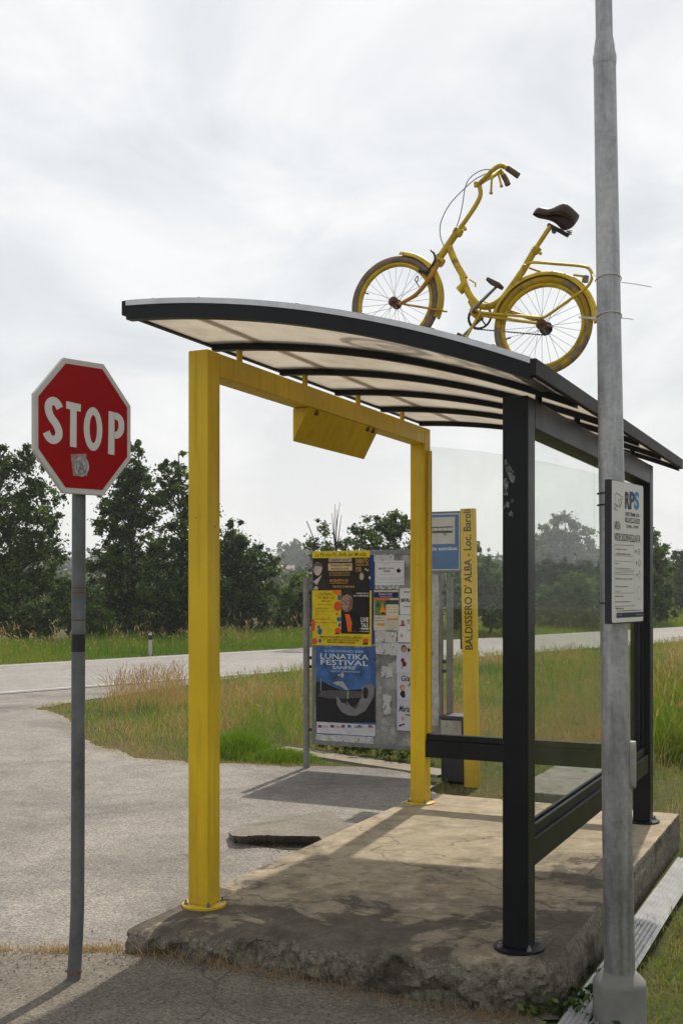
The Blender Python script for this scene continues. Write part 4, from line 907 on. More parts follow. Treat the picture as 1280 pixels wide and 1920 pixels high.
pr_(p1, 'pale_label', Q(q1, 285, 160, 545, 205), (170, 150, 130)); pr_(p1, 'pale_label', Q(q1, 278, 222, 552, 305), (190, 165, 120)); pr_(p1, 'pale_label', Q(q1, 292, 318, 525, 365), (120, 92, 45))
pt_(p1, 'label_lettering', [('CABARET NIGHT', *q1(300, 172), *q1(530, 195)), ('FRANCO NERI', *q1(305, 230), *q1(540, 258)), ('MAURIZIO & FUEL', *q1(315, 272), *q1(515, 295)), ('MAGIC BEPPE', *q1(305, 328), *q1(515, 356))], (60, 42, 26), k=3)
pe_(p1, 'face', [(*q1(158, 285), 8, 12.5)], (172, 160, 148)); pp_(p1, 'hair', [[q1(95, 250), q1(120, 215), q1(200, 218), q1(220, 260), q1(218, 310), q1(205, 260), q1(130, 250), q1(110, 300)]], (84, 74, 66), 2)
pp_(p1, 'jacket', [[q1(105, 520), q1(110, 420), q1(150, 450), q1(205, 370), q1(260, 420), q1(275, 520)]], (44, 36, 30), 2); pp_(p1, 'collar', [[q1(105, 430), q1(150, 470), q1(210, 350), q1(150, 400)], [q1(110, 520), q1(130, 480), q1(160, 490), q1(165, 520)]], (176, 166, 156), 3)
pe_(p1, 'small_portrait', [(*q1(660, 370), 4, 7)], (165, 150, 132)); pe_(p1, 'star', [(*q1(705, 290), 1.6, 2), (*q1(730, 300), 1.5, 2), (*q1(752, 385), 2, 3)], (180, 168, 150))
pp_(p1, 'small_figure', [[q1(580, 515), q1(620, 410), q1(700, 430), q1(715, 515)]], (30, 27, 24))
p2 = poster('poster', 'yellow poster with coloured dots and a man in glasses, below the dark title poster', 'poster', (586.5, 1107, 697, 1209.5), ink(196, 172, 8), 3)
pr_(p2, 'dark_photo', (640, 1106.5, 693.5, 1188), (22, 18, 17))
pp_(p2, 'orange_corner', [[q1(310, 525), q1(422, 525), q1(422, 640), q1(380, 590)]], (200, 105, 25)); pe_(p2, 'red_dot', [(*q1(388, 710), 7, 9), (*q1(110, 925), 3.5, 12), (*q1(390, 990), 6, 6), (*q1(125, 1112), 5, 6), (*q1(705, 1110), 5, 6), (*q1(380, 800), 2, 2)], (196, 70, 28), 2)
pe_(p2, 'blue_dot', [(*q1(402, 860), 4.3, 4.5), (*q1(185, 1000), 4.5, 6), (*q1(172, 948), 2.8, 3.2), (*q1(185, 1105), 3, 3.5), (*q1(408, 925), 2.5, 4), (*q1(405, 615), 3, 5)], (40, 84, 140), 3)
pp_(p2, 'dark_blob', [[q1(665, 1150), q1(690, 1125), q1(730, 1130), q1(735, 1150)], [q1(335, 1030), q1(380, 1012), q1(425, 1030)]], (24, 30, 54), 3)
pt_(p2, 'title', [('La Partita', *q1(185, 552), *q1(325, 585)), ('Piu Bella del', *q1(165, 600), *q1(345, 625)), ('Mondo', *q1(210, 640), *q1(305, 662))], (110, 60, 20), slant=.06, bold=.01)
pt_(p2, 'small_print', [('Con la partecipazione di', *q1(150, 685), *q1(330, 700)), ('DOMENICA 11 MAGGIO', *q1(130, 728), *q1(285, 742)), ('Campo sportivo comunale', *q1(130, 760), *q1(350, 772)), ('Ingresso ad offerta libera', *q1(130, 795), *q1(270, 806)), ('APERTURA CANCELLI ORE 9', *q1(130, 850), *q1(300, 863)), ('pranzo su prenotazione al campo', *q1(130, 890), *q1(380, 903))], (112, 92, 14), bold=.03)
pt_(p2, 'footer_lettering', [('PRENOTA SUBITO! POSTI LIMITATI', *q1(185, 1048), *q1(672, 1075)), ('3* CENA SPETTACOLO INCLUSA', *q1(225, 1080), *q1(630, 1105)), ('PER INFO E PRENOTAZIONI', *q1(270, 1110), *q1(585, 1132))], (86, 66, 12), bold=.03)
pe_(p2, 'face', [(*q1(490, 655), 11.5, 20)], (150, 118, 100), 2)
pp_(p2, 'hair', [[q1(425, 640), q1(430, 560), q1(470, 525), q1(540, 535), q1(570, 590), q1(565, 660), q1(545, 600), q1(500, 575), q1(450, 590)]], (46, 36, 32), 3); pp_(p2, 'cheek', [[q1(520, 600), q1(560, 640), q1(555, 740), q1(510, 775), q1(500, 740), q1(530, 690)]], (112, 84, 70), 3)
pp_(p2, 'jacket', [[q1(428, 1025), q1(430, 870), q1(470, 800), q1(560, 780), q1(640, 860), q1(660, 1025)]], (14, 12, 13), 2); pp_(p2, 'orange_scarf', [[q1(470, 800), q1(520, 800), q1(552, 900), q1(545, 1000), q1(505, 1005), q1(485, 880)]], (205, 92, 16), 3)
off_ = .003 + .0016 * 3 + .0016; m = MB()
for x in (448, 505): m.strip(pB, [bp(*q1(x + 26 * math.cos(R(t)), 672 + 24 * math.sin(R(t)))) for t in range(0, 360, 30)], .004, off_, True)
m.strip(pB, [bp(*q1(455, 752)), bp(*q1(490, 762)), bp(*q1(525, 745))], .004, off_); m.build('glasses', ink(40, 28, 24), p2)
pt_(p2, 'white_lettering', [('LIVE', *q1(652, 838), *q1(740, 892)), ('TALK', *q1(655, 903), *q1(742, 950)), ('17 MAGGIO ORE 21.00', *q1(600, 555), *q1(742, 572)), ('SALA COMUNALE', *q1(560, 582), *q1(742, 600)), ('LUCA BIANCHINI', *q1(550, 990), *q1(745, 1003))], (205, 200, 195), bold=.02)
pr_(p2, 'white_strip', Q(q1, 628, 958, 745, 975), (190, 186, 180), 2)
p3 = poster('poster', 'large blue festival poster with an astronaut and pale square lettering, lower left of the board', 'poster', (592.5, 1209.5, 704, 1375), surf('starry_blue_print', (.025, .085, .23), .75, 9, .5, dirt=(.12, .26, .45, 1), dirt_pos=.60, dscale=7), 2)
pp_(p3, 'moon_ground', [[q2(140, 940), q2(138, 480), q2(215, 470), q2(300, 520), q2(450, 575), q2(650, 560), q2(815, 540), q2(816, 945)]], (26, 25, 28)); pp_(p3, 'horizon_band', [[q2(200, 580), q2(330, 572), q2(670, 590), q2(670, 660), q2(300, 670), q2(160, 640)]], (74, 72, 74), 2)
pr_(p3, 'sponsor_strip', Q(q2, 148, 932, 816, 1060), (186, 184, 190), 2)
pt_(p3, 'title', [('LUNATIKA', *q2(190, 152), *q2(738, 212)), ('FESTIVAL', *q2(195, 222), *q2(735, 280)), ("SANFRE'", *q2(330, 292), *q2(600, 330))], (196, 200, 208), bold=.008); pt_(p3, 'date', [('6-7-8 GIUGNO 2025', *q2(240, 108), *q2(680, 136)), ('PARCO INDUSTRIALE', *q2(305, 345), *q2(640, 362)), ('Ingresso libero', *q2(245, 68), *q2(320, 84)), ('ore 19', *q2(575, 66), *q2(695, 84))], (150, 176, 206), bold=.02)
pp_(p3, 'astronaut', [[q2(665, 560), q2(700, 510), q2(770, 500), q2(805, 540), q2(800, 640), q2(745, 740), q2(700, 810), q2(600, 865), q2(510, 860), q2(430, 820), q2(380, 740), q2(370, 640), q2(400, 660), q2(430, 715), q2(470, 720), q2(490, 690), q2(520, 740), q2(560, 770), q2(610, 720), q2(640, 680), q2(660, 660)]], (112, 110, 112), 3)
pe_(p3, 'visor', [(*q2(705, 605), 5.2, 11)], (40, 24, 22), 4); pp_(p3, 'spilled_splash', [[q2(330, 490), q2(385, 470), q2(450, 475), q2(515, 575), q2(480, 570), q2(420, 530)]], (150, 150, 156), 3); pp_(p3, 'can', [[q2(495, 585), q2(515, 580), q2(512, 670), q2(492, 675)]], (96, 150, 92), 4); pe_(p3, 'bird', [(*q2(440, 400), 3, 5), (*q2(405, 400), 2.5, 1.5)], (170, 160, 150), 3); pp_(p3, 'shadow_fold', [[q2(560, 770), q2(610, 720), q2(640, 680), q2(625, 740), q2(590, 790)], [q2(470, 720), q2(490, 690), q2(500, 760)]], (60, 58, 60), 4)
pp_(p3, 'flag_pole', [[q2(188, 440), q2(200, 440), q2(202, 580), q2(190, 580)]], (120, 124, 132), 3)
for x, c_ in ((182, (120, 40, 44)), (325, (120, 40, 44)), (450, (140, 60, 70)), (520, (50, 84, 140)), (635, (52, 110, 104)), (760, (150, 70, 74))): pr_(p3, 'sponsor_logo', Q(q2, x - 20, 968, x + 20, 1000), c_, 3)
pt_(p3, 'sponsor_lettering', [('Regione', *q2(210, 976), *q2(285, 996)), ('Comune', *q2(350, 976), *q2(425, 996)), ('SMARTY', *q2(575, 980), *q2(690, 1004)), ('Fondo', *q2(730, 985), *q2(805, 1002))], (110, 108, 116), k=4)
TORN = surf('torn_white_paper', (.44, .435, .42), .25, 16, .85, dirt=(.2, .2, .19, 1), dirt_pos=.56, dscale=22)
PAP = surf('white_paper', (.56, .555, .56), .06, 8, .8)
o1_ = poster('notice', 'white framed paper notice with a black leaf mark, near the top of the board', 'notice', Q(q1, 815, 192, 1148, 470), PAP, 3)
pt_(o1_, 'lettering', [('BIAGIO', *q1(855, 268), *q1(950, 292)), ('(Gino)', *q1(965, 268), *q1(1028, 290)), ('CANE', *q1(905, 300), *q1(985, 322))], (30, 30, 34), bold=.02); pt_(o1_, 'small_print', [('e mancato ai suoi cari', *q1(915, 225), *q1(985, 232)), ('lo annunciano la moglie ed i figli', *q1(865, 345), *q1(1040, 353)), ('il funerale avra luogo in parrocchia sabato alle ore dieci', *q1(845, 385), *q1(1125, 393)), ('si ringraziano tutti coloro che parteciperanno', *q1(870, 404), *q1(1100, 412))], (80, 80, 84), bold=.03)
pp_(o1_, 'leaf_mark', [[q1(1055, 295), q1(1075, 285), q1(1085, 265), q1(1092, 290), q1(1112, 295), q1(1100, 325), q1(1080, 332), q1(1062, 322)]], (22, 24, 30)); off_ = .003 + .0016 * 3 + .0006; m = MB(); m.strip(pB, [bp(*q1(*p)) for p in ((835, 212), (1135, 212), (1135, 440), (835, 440))], .0022, off_, True); m.build('border', ink(70, 70, 74), o1_)
poster('paper_scrap', 'blank white sheet edge above the leaf marked notice', 'paper', Q(q1, 800, 125, 1028, 200), TORN, 2, None, .004)
poster('paper_scrap', 'torn paper with dark flecks under the leaf marked notice', 'paper', Q(q1, 820, 455, 1095, 515), surf('flecked_paper', (.40, .40, .38), .4, 50, .85, dirt=(.10, .10, .1, 1), dirt_pos=.52, dscale=38), 2, None, .005)
o2_ = poster('poster', 'small peeling summer poster with an orange flame on green, middle of the board', 'poster', Q(q1, 800, 530, 1085, 985), surf('cream_print', (.46, .42, .34), .15, 12, .8), 3, None, .004)
pr_(o2_, 'blue_header', Q(q1, 805, 550, 1080, 615), (26, 30, 66)); pt_(o2_, 'header_lettering', [('Estate Libri', *q1(860, 558), *q1(1010, 585)), ('settimana verde', *q1(870, 592), *q1(1010, 606))], (170, 170, 190), k=2); pr_(o2_, 'orange_band', Q(q1, 800, 612, 985, 640), (190, 96, 50), 2)
pr_(o2_, 'green_picture', Q(q1, 810, 642, 938, 815), (88, 112, 46)); pp_(o2_, 'pine_shape', [[q1(820, 720), q1(848, 645), q1(872, 720)], [q1(975, 690), q1(1010, 640), q1(1050, 690)]], (34, 78, 50), 2); pr_(o2_, 'dark_picture', Q(q1, 930, 640, 1080, 700), (34, 62, 58)); pp_(o2_, 'flame', [[q1(868, 780), q1(880, 740), q1(898, 670), q1(915, 720), q1(938, 770), q1(920, 800), q1(885, 800)]], (222, 120, 24), 3); pe_(o2_, 'pot', [(*q1(905, 792), 4.5, 2.2)], (80, 36, 20), 4)
pr_(o2_, 'text_panel', Q(q1, 945, 690, 1075, 850), (196, 184, 160), 3); pt_(o2_, 'small_print', [('martedi e giovedi', *q1(955, 715), *q1(1060, 728)), ('letture per bambini', *q1(955, 745), *q1(1065, 757)), ('laboratori gratuiti', *q1(955, 775), *q1(1060, 787)), ('in biblioteca', *q1(820, 835), *q1(915, 848)), ('ore diciassette', *q1(820, 865), *q1(920, 877))], (110, 104, 90), k=4); pr_(o2_, 'orange_strip', Q(q1, 955, 848, 1072, 868), (190, 134, 50), 4); pr_(o2_, 'orange_strip', Q(q1, 835, 905, 925, 930), (200, 128, 30), 4)
for (rc, lab) in ((Q(q1, 810, 990, 1060, 1140), 'torn pale paper with peeled grey patches below the flame poster'), ((704, 1203, 744, 1227), 'torn pale paper strip right of the festival poster top'), (Q(q2, 880, 300, 1020, 420), 'torn square paper rest on the bare middle of the board'), (Q(q2, 905, 620, 985, 840), 'tapering torn paper strip low on the bare board'), ((594, 1375, 700, 1389), 'torn white paper strip under the festival poster'), (Q(q2, 500, 1055, 780, 1150), 'pale torn sheet overlapping the bottom border')):
    poster('paper_scrap', lab, 'paper', rc, TORN, 1.3 if rc[0] != 594 else 1, None, .012)
white = [((750, 1103, 800, 1152), 'white notice with one bold word, topmost in the column beside the yellow post', [('BEVILACQUA', 752, 1122, 792, 1130), ('ne danno il triste annuncio', 757, 1108, 790, 1111), ('la famiglia', 757, 1136, 778, 1139)]),
         ((746, 1153, 800, 1204), 'white notice with a small red portrait, second in the column beside the yellow post', [('Teresa', 763, 1162, 790, 1170), ('i nipoti', 763, 1180, 780, 1184)]),
         ((743.5, 1206, 800, 1261), 'bluish notice with a red rose under a portrait, beside the far yellow post', [('Mario', 764, 1214, 790, 1223)]),
         ((744.5, 1261.5, 800, 1312), 'bluish notice with a small robed figure, second lowest beside the far yellow post', [('Gianni', 752, 1266, 785, 1277), ('A.', 765, 1279, 776, 1287)]),
         ((744.5, 1312.5, 800, 1369), 'bluish notice with a faint portrait, lowest in the column beside the yellow post', [('Maria Grazia', 749, 1322, 795, 1334), ('ved.', 759, 1337, 772, 1342)])]
for i, (rc, lab, tx) in enumerate(white):
    o = poster('notice', lab, 'notice', rc, PAP if i < 2 else surf('bluish_paper', (.46, .46, .52), .06, 8, .8), 2, None)
    pt_(o, 'lettering', tx, (34, 34, 42), bold=.015 if i != 0 else .04, slant=.05 if i > 2 else 0)
    if i == 1: pe_(o, 'portrait', [(755, 1167, 3, 4.5)], (150, 90, 74), 2); pp_(o, 'portrait_clothes', [[(748, 1174), (753, 1170), (758, 1170), (761, 1174)]], (140, 62, 54)); pe_(o, 'flower', [(753, 1192, 2.5, 3.5)], (150, 152, 130))
    if i == 2: pe_(o, 'hair', [(757, 1216, 5, 7)], (66, 32, 24)); pe_(o, 'portrait', [(757, 1217, 3.5, 5)], (176, 122, 100), 2); pe_(o, 'rose', [(755, 1238, 3.4, 4.5), (758, 1245, 4.2, 5)], (110, 22, 28)); pp_(o, 'rose_stem', [[(752, 1254), (755, 1246), (756, 1247), (753.5, 1255)]], (60, 90, 50))
    if i == 3: pe_(o, 'halo', [(754.5, 1289, 4.5, 5.5)], (190, 92, 60)); pe_(o, 'portrait', [(755, 1290, 2.3, 3.5)], (206, 160, 120), 2); pp_(o, 'robe', [[(750, 1300), (754, 1294), (759, 1296), (760, 1306), (756, 1309), (751, 1304)]], (34, 32, 44), 3)
    if i == 4: pe_(o, 'portrait', [(755.5, 1347, 2.6, 4)], (180, 140, 130), 2); pp_(o, 'black_ribbon', [[(747, 1360), (752, 1358), (758, 1356), (759, 1359), (754, 1360), (749, 1363)]], (20, 20, 26))
poster('paper_scrap', 'long white paper sheets hanging at the far right edge of the board', 'paper', (806, 1078, 823, 1360), TORN, 2.5, None, .006)

# ------------------------------------------------------------------ bus stop column, sign, bin
C0 = Vector(((880 - CX) / F * 9.2, 9.2, 0)); pC = Plane(C0, (UX, UY, 0)); GC = -0.135
bs_ = thing('bus_stop_column', (C0.x, C0.y, GC), 'slim yellow bus stop column with black vertical lettering and a blue bus sign', 'bus stop')
ctop = CH + (HZ - 953) / F * 9.2
m = MB(); ln_ = -.0035
def colpt(a, b, o): return pC.pt(a + ln_ * 0 - .022 * (b - .8) / 1.4, b, o)
m.hexa([colpt(a, b, o) for b in (GC - .02, ctop) for a, o in ((-.062, 0), (.062, 0), (.062, -.05), (-.062, -.05))]); m.build('column', YEL, bs_, bevel=.004)
m = MB(); a_, bt = pC.ab(880, 955); _, bb_ = pC.ab(880, 1218); co_, fs_ = text_data("BALDISSERO D' ALBA - Loc. Baroli", .012, 4)
m.add([colpt(.030 - y * .068, bb_ + x * (bt - bb_), .0015) for x, y in co_], fs_); m.build('lettering', ink(30, 27, 20), bs_)
zt2, zb2 = CH + (HZ - 957) / F * 9.2, CH + (HZ - 1074) / F * 9.2
ar = pC.ab(863.5, 1015)[0]; al = ar - .42
m = MB(); m.bpl(pC, al, zb2, ar, zt2, -.03, -.012); m.build('sign_plate', surf('grey_back', (.10, .10, .105), .2, 9, .5), bs_, bevel=.004)
bl = (.022, .105, .27)
m = MB(); m.bpl(pC, al + .012, zb2 + .022, ar - .012, zt2 - .018, -.0115, -.0105); m.build('white_border', surf('border_white', (.5, .5, .5), .05, 8, .5), bs_)
m = MB(); m.bpl(pC, al + .022, zb2 + .032, ar - .022, zt2 - .028, -.010, -.009); m.build('blue_field', surf('faded_sign_blue', bl, .2, 6, .45, dirt=(.05, .14, .30, 1), dirt_pos=.6), bs_)
zw1, zw0 = CH + (HZ - 968) / F * 9.2, CH + (HZ - 1019) / F * 9.2
m = MB(); m.bpl(pC, al + .055, zw0, ar - .055, zw1, -.0085, -.0075); m.build('white_field', surf('faded_white', (.50, .46, .40), .1, 9, .6), bs_)
m = MB()                                                    # bus pictogram
bx0, bx1, bz0, bz1 = al + .085, ar - .075, CH + (HZ - 998) / F * 9.2, CH + (HZ - 987) / F * 9.2
fl = -.0065
m.strip(pC, [(bx0, bz0 + .012), (bx1, bz0 + .012), (bx1, bz1), (bx0, bz1)], .009, fl, True); m.poly(pC, [(bx0, bz0), (bx1, bz0), (bx1, bz0 + .018), (bx0, bz0 + .018)], fl + .0004)
for k in range(1, 6): x = bx0 + (bx1 - bx0) * k / 6; m.strip(pC, [(x, bz0 + .015), (x, bz1)], .004, fl + .0007)
for x in (bx0 + .05, bx1 - .065): m.strip(pC, [(x + .013 * math.cos(R(t)), bz0 - .003 + .013 * math.sin(R(t))) for t in range(0, 360, 30)], .007, fl + .001, True)
m.build('bus_pictogram', ink(34, 31, 28), bs_)
m = MB(); zl = CH + (HZ - 1031) / F * 9.2; text(m, pC, 'Fermata autobus', al + .04, zl, ar - .035, zl + .032, -.0075, bold=.02); m.build('sign_lettering', ink(206, 208, 214), bs_)
m = MB(); m.bpl(pC, ar - .01, zb2 + .1, -.05, zb2 + .14, -.03, -.02).bpl(pC, ar - .01, zt2 - .14, -.05, zt2 - .1, -.03, -.02); m.build('bracket', STEEL, bs_)
m = MB(); a0_, b1_ = pC.ab(862, 1157); _, b0_ = pC.ab(862, 1217); m.bpl(pC, a0_, b0_, a0_ + .03, b1_, -.045, -.004); m.build('timetable_holder', surf('dark_brown', (.035, .025, .02), .3, 9, .6), bs_)
D0 = Vector(((850 - CX) / F * 9.35, 9.35, 0)); pD = Plane(D0, (UX, UY, 0)); GD = -0.13
lb_ = thing('litter_bin', (D0.x, D0.y, GD), 'dark square litter bin with a dirty white panel beside the yellow bus stop column', 'bin')
a0_, zt3 = pD.ab(826, 1341); a1_, _ = pD.ab(872, 1341); DARKB = surf('bin_dark', (.022, .022, .024), .3, 9, .55)
m = MB(); m.bpl(pD, a0_, GD + .02, a1_, zt3 - .03, -.2, 0); m.build('body', DARKB, lb_, bevel=.008)
m = MB(); m.bpl(pD, a0_ - .012, zt3 - .029, a1_ + .012, zt3, -.212, .012); m.build('rim', DARKB, lb_, bevel=.006)
m = MB(); pz = pD.ab(850, 1390)[1]; m.bpl(pD, a0_ + .002, pz, a1_ - .035, zt3 - .04, .0015, .004); m.build('front_panel', surf('grimy_white', (.36, .345, .31), .25, 14, .8, dirt=(.12, .11, .09, 1), dirt_pos=.6, dscale=24), lb_)

# low concrete block beyond the end panel, gutter strip beside the platform
m = MB(); m.hexa([UV(u, v, z) for z in (-.25, .03) for u, v in ((.47, 3.40), (1.15, 3.40), (1.15, 4.85), (.47, 4.85))])
tag(m.build('concrete_block', surf('dull_concrete', (.15, .15, .13), .3, 6, .9, spec=.15, dirt=(.07, .07, .05, 1), dirt_pos=.58, dscale=9, bmp=.3, bscale=80), None, bevel=.015), 'low weathered grey concrete block on the grass behind the glass end panel', 'concrete block')
m = MB(); nr_ = 7; v0_, v1_ = -.75, 2.75; uu0, uu1 = 1.76, 1.895
for k in range(2 * nr_ + 1):
    u = uu0 + (uu1 - uu0) * k / (2 * nr_); zz_ = -.205 + .011 * (k % 2) - .03 * (k / (2 * nr_)) ** 2 - .01
    for s_ in range(13):
        v = v0_ + (v1_ - v0_) * s_ / 12; m.v.append(UV(u + .012 * mnoise.noise((v * .9, 0, 1)), v, zz_ + .012 * mnoise.noise((v * 1.2, u, 2)) + .02))
for k in range(2 * nr_):
    for s_ in range(12): m.f.append((k * 13 + s_, k * 13 + s_ + 1, (k + 1) * 13 + s_ + 1, (k + 1) * 13 + s_))
gs = m.build('drain_cover', surf('dull_zinc', (.40, .40, .39), .22, 9, .55, metal=.25, dirt=(.16, .15, .12, 1), dirt_pos=.6, dscale=12, sc3=(1, 1, 1)), None)
md = gs.modifiers.new('thickness', 'SOLIDIFY'); md.thickness = .006
tag(gs, 'long pale ribbed metal strip lying along the foot of the platform', 'drain cover')

# ------------------------------------------------------------------ trees
def rng(s): return np.random.default_rng(s)
def leaves(cs, rad, per, size, seed, up=0.35):
    """cs (n,3) clump centres, rad (n,), per leaves each"""
    g = rng(seed); n = len(cs) * per
    ci = np.repeat(np.arange(len(cs)), per)
    d = g.normal(size=(n, 3)); d /= np.linalg.norm(d, axis=1)[:, None] + 1e-9
    p = cs[ci] + d * (rad[ci] * np.abs(g.normal(0, .62, n)))[:, None] * np.array([1, 1, .8])
    nrm = d * .6 + g.normal(size=(n, 3)) * .7; nrm[:, 2] += up; nrm /= np.linalg.norm(nrm, axis=1)[:, None] + 1e-9
    t = np.cross(nrm, g.normal(size=(n, 3))); t /= np.linalg.norm(t, axis=1)[:, None] + 1e-9; b = np.cross(nrm, t)
    s = size * g.uniform(.6, 1.35, n)[:, None]
    v = np.empty((n, 4, 3)); v[:, 0] = p - t * s * .6; v[:, 1] = p + b * s * .36 + nrm * s * .08; v[:, 2] = p + t * s * .7; v[:, 3] = p - b * s * .36 + nrm * s * .08
    tint = np.clip(np.repeat(g.normal(.45, .20, len(cs)), per) + g.normal(0, .22, n), 0, 1)
    return v.reshape(-1, 3), np.arange(n * 4).reshape(-1, 4), np.repeat(tint, 4)
def clumps(blobs, d, dd, k, fr, seed):
    """blobs: pixel ellipses (px,py,rx,ry); returns clump centres and radii in metres"""
    g = rng(seed); cs = []; rs = []; blobs = [(a, b, c * 1.08, e * 1.08) for a, b, c, e in blobs]
    area = np.array([b[2] * b[3] for b in blobs], float); cnt = np.maximum(3, (k * area / area.sum()).astype(int))
    for (px, py, rx, ry), n in zip(blobs, cnt):
        di = d + g.normal(0, dd * .3); c = PD(px, py, di); sx, sz = rx / F * d, ry / F * d
        q = g.normal(size=(n, 3)); q /= np.linalg.norm(q, axis=1)[:, None]; q *= (g.random(n) ** .4)[:, None]
        cs.append(np.array(c) + q * np.array([sx, max(sx, sz) * .8, sz])); rs.append(np.full(n, (sx * sz) ** .5) * fr * g.uniform(.6, 1.2, n))
    return np.concatenate(cs), np.concatenate(rs)
def tree(name, label, cat, blobs, d, base, k, per, size, seed, mat=LEAF, fr=.34, group=None, trunk=.11, dd=1.0, stems=1, limbs=22):
    gx = (base[0] - CX) / F * d; gp_ = Vector((gx, d, gz(gx, d))); t = thing(name, gp_, label, cat, group)
    cs, rs = clumps(blobs, d, dd, int(k * 2.8), fr * .90, seed); v, f, ti = leaves(cs, rs, int(per * .80), size * .83, seed + 1)
    ok = v.reshape(-1, 4, 3)[:, :, 2].min(1) > gp_.z
    f = f[ok]; bulk('crown', v, f, None, mat, {'tint': ti}, t)
    m = MB(); g = random.Random(seed); top = Vector(cs[np.argmax(cs[:, 2])]); ctr = Vector(cs.mean(0))
    for s_ in range(stems):
        b0_ = gp_ + Vector((g.uniform(-.4, .4) * (stems > 1), g.uniform(-.4, .4) * (stems > 1), -.1)); tp = Vector(cs[g.randrange(len(cs))]) if s_ else top
        path = [b0_]
        for i in range(1, 7):
            q = b0_.lerp(tp, i / 6); q.x += g.gauss(0, .12); q.y += g.gauss(0, .12); path.append(q)
        path = cr(path, 3); m.tube(path, (trunk, .012), 7)
        for _ in range(limbs // stems):
            c = Vector(cs[g.randrange(len(cs))]); hs_ = [p for p in path if p.z < c.z - .1] or [path[1]]; st_ = hs_[-1 - g.randrange(min(4, len(hs_)))]
            md_ = st_.lerp(c, .5) + Vector((g.gauss(0, .1), g.gauss(0, .1), g.uniform(0, .25))); m.tube(cr([st_, md_, c], 3), (trunk * .28, .006), 5)
    m.build('trunk', BARK, t, smooth=True); return t
GT = 'roadside trees beyond the road'
tree('broadleaf_tree', 'tall dark leafy tree left of the stop sign pole, cut by the left picture edge', 'tree', [(35, 900, 55, 60), (60, 862, 32, 28), (10, 850, 30, 24), (75, 935, 48, 50), (30, 1000, 72, 80), (80, 1040, 50, 70), (20, 1110, 80, 80), (85, 1125, 45, 60), (-50, 960, 70, 110), (-40, 1100, 70, 90), (108, 985, 14, 30)], 32, (45, 1200), 130, 130, .105, 11, trunk=.14, limbs=34, group=GT)
tree('broadleaf_tree', 'tallest dark tree with a ragged crown just right of the stop sign', 'tree', [(252, 845, 22, 30), (240, 895, 48, 40), (265, 930, 52, 52), (215, 940, 32, 40), (240, 1000, 55, 60), (200, 990, 26, 30), (255, 1080, 60, 70), (205, 1075, 36, 60), (235, 1150, 62, 45)], 33, (237, 1200), 115, 125, .105, 21, trunk=.13, limbs=34, group=GT)
tree('broadleaf_tree', 'dark tree with a twin topped crown directly left of the near yellow post', 'tree', [(328, 868, 22, 28), (335, 915, 36, 40), (300, 900, 22, 30), (345, 980, 46, 60), (320, 1050, 50, 70), (355, 1110, 50, 80), (310, 1150, 48, 45), (380, 1000, 30, 70), (385, 1120, 40, 70)], 34, (335, 1200), 105, 125, .105, 31, trunk=.12, limbs=30, group=GT)
tree('broadleaf_tree', 'rounded dark bushy tree just right of the near yellow post', 'tree', [(440, 1005, 24, 28), (455, 1050, 48, 40), (425, 1050, 36, 50), (490, 1062, 36, 30), (450, 1105, 58, 50), (480, 1120, 38, 50), (430, 1150, 52, 45), (475, 1165, 34, 30), (510, 1060, 16, 20)], 36, (450, 1195), 110, 120, .11, 41, trunk=.11, limbs=30, group=GT)
tree('bush', 'dense dark undergrowth bush between the tallest tree and the near yellow post', 'bush', [(260, 1160, 40, 40), (310, 1165, 50, 36), (360, 1160, 40, 40), (225, 1175, 40, 28), (400, 1165, 40, 36)], 34, (310, 1199), 60, 110, .10, 55, LEAF, trunk=.03, stems=4, limbs=12, group=GT)
tree('bush', 'low dark green bush in the shade at the left picture edge below the tall tree', 'bush', [(20, 1160, 60, 35), (90, 1160, 50, 36), (130, 1130, 26, 40), (-40, 1150, 50, 40)], 30.5, (50, 1205), 46, 110, .09, 51, LEAF, trunk=.03, stems=4, limbs=12, group=GT)
tree('bush', 'bright green undergrowth bush between the stop sign pole and the tallest tree', 'bush', [(170, 1140, 26, 40), (185, 1170, 34, 26), (150, 1165, 24, 30)], 31, (170, 1204), 34, 100, .09, 61, LEAFB, trunk=.03, stems=3, limbs=10)
tree('bush', 'wide pale green scrub left of the notice board beyond the road', 'bush', [(540, 1150, 40, 40), (565, 1110, 34, 34), (590, 1150, 30, 40), (520, 1170, 26, 24), (575, 1175, 50, 20)], 39, (550, 1193), 60, 110, .11, 71, LEAFB, trunk=.03, stems=5, limbs=14)
tree('bush', 'bushy dark tree rising behind the top of the notice board', 'tree', [(720, 985, 34, 30), (680, 1005, 40, 26), (755, 990, 40, 34), (700, 1030, 70, 36), (770, 1030, 40, 50), (650, 1035, 26, 26), (730, 1090, 80, 60), (640, 1110, 50, 60), (690, 1140, 90, 50), (800, 1090, 40, 70)], 37, (710, 1195), 110, 115, .115, 81, LEAF, trunk=.09, stems=3, limbs=30)
sg = tree('sapling', 'thin nearly bare sapling sticking up left of the bush behind the notice board', 'sapling', [(600, 995, 16, 24), (590, 1030, 22, 26), (615, 1025, 16, 22), (598, 1060, 24, 26)], 31, (603, 1205), 26, 26, .085, 91, LEAF, trunk=.03, limbs=18, fr=.6)
m = MB(); b_ = PD(630, 1040, 31)
for tx, ty in ((628, 945), (637, 942), (622, 962), (640, 965), (631, 955)):
    e_ = PD(tx, ty, 31 + rnd.uniform(-.2, .2)); m.tube(cr([b_, b_.lerp(e_, .5) + Vector((rnd.uniform(-.05, .05), 0, 0)), e_], 3), (.022, .006), 5)
m.build('bare_twigs', BARK, sg)
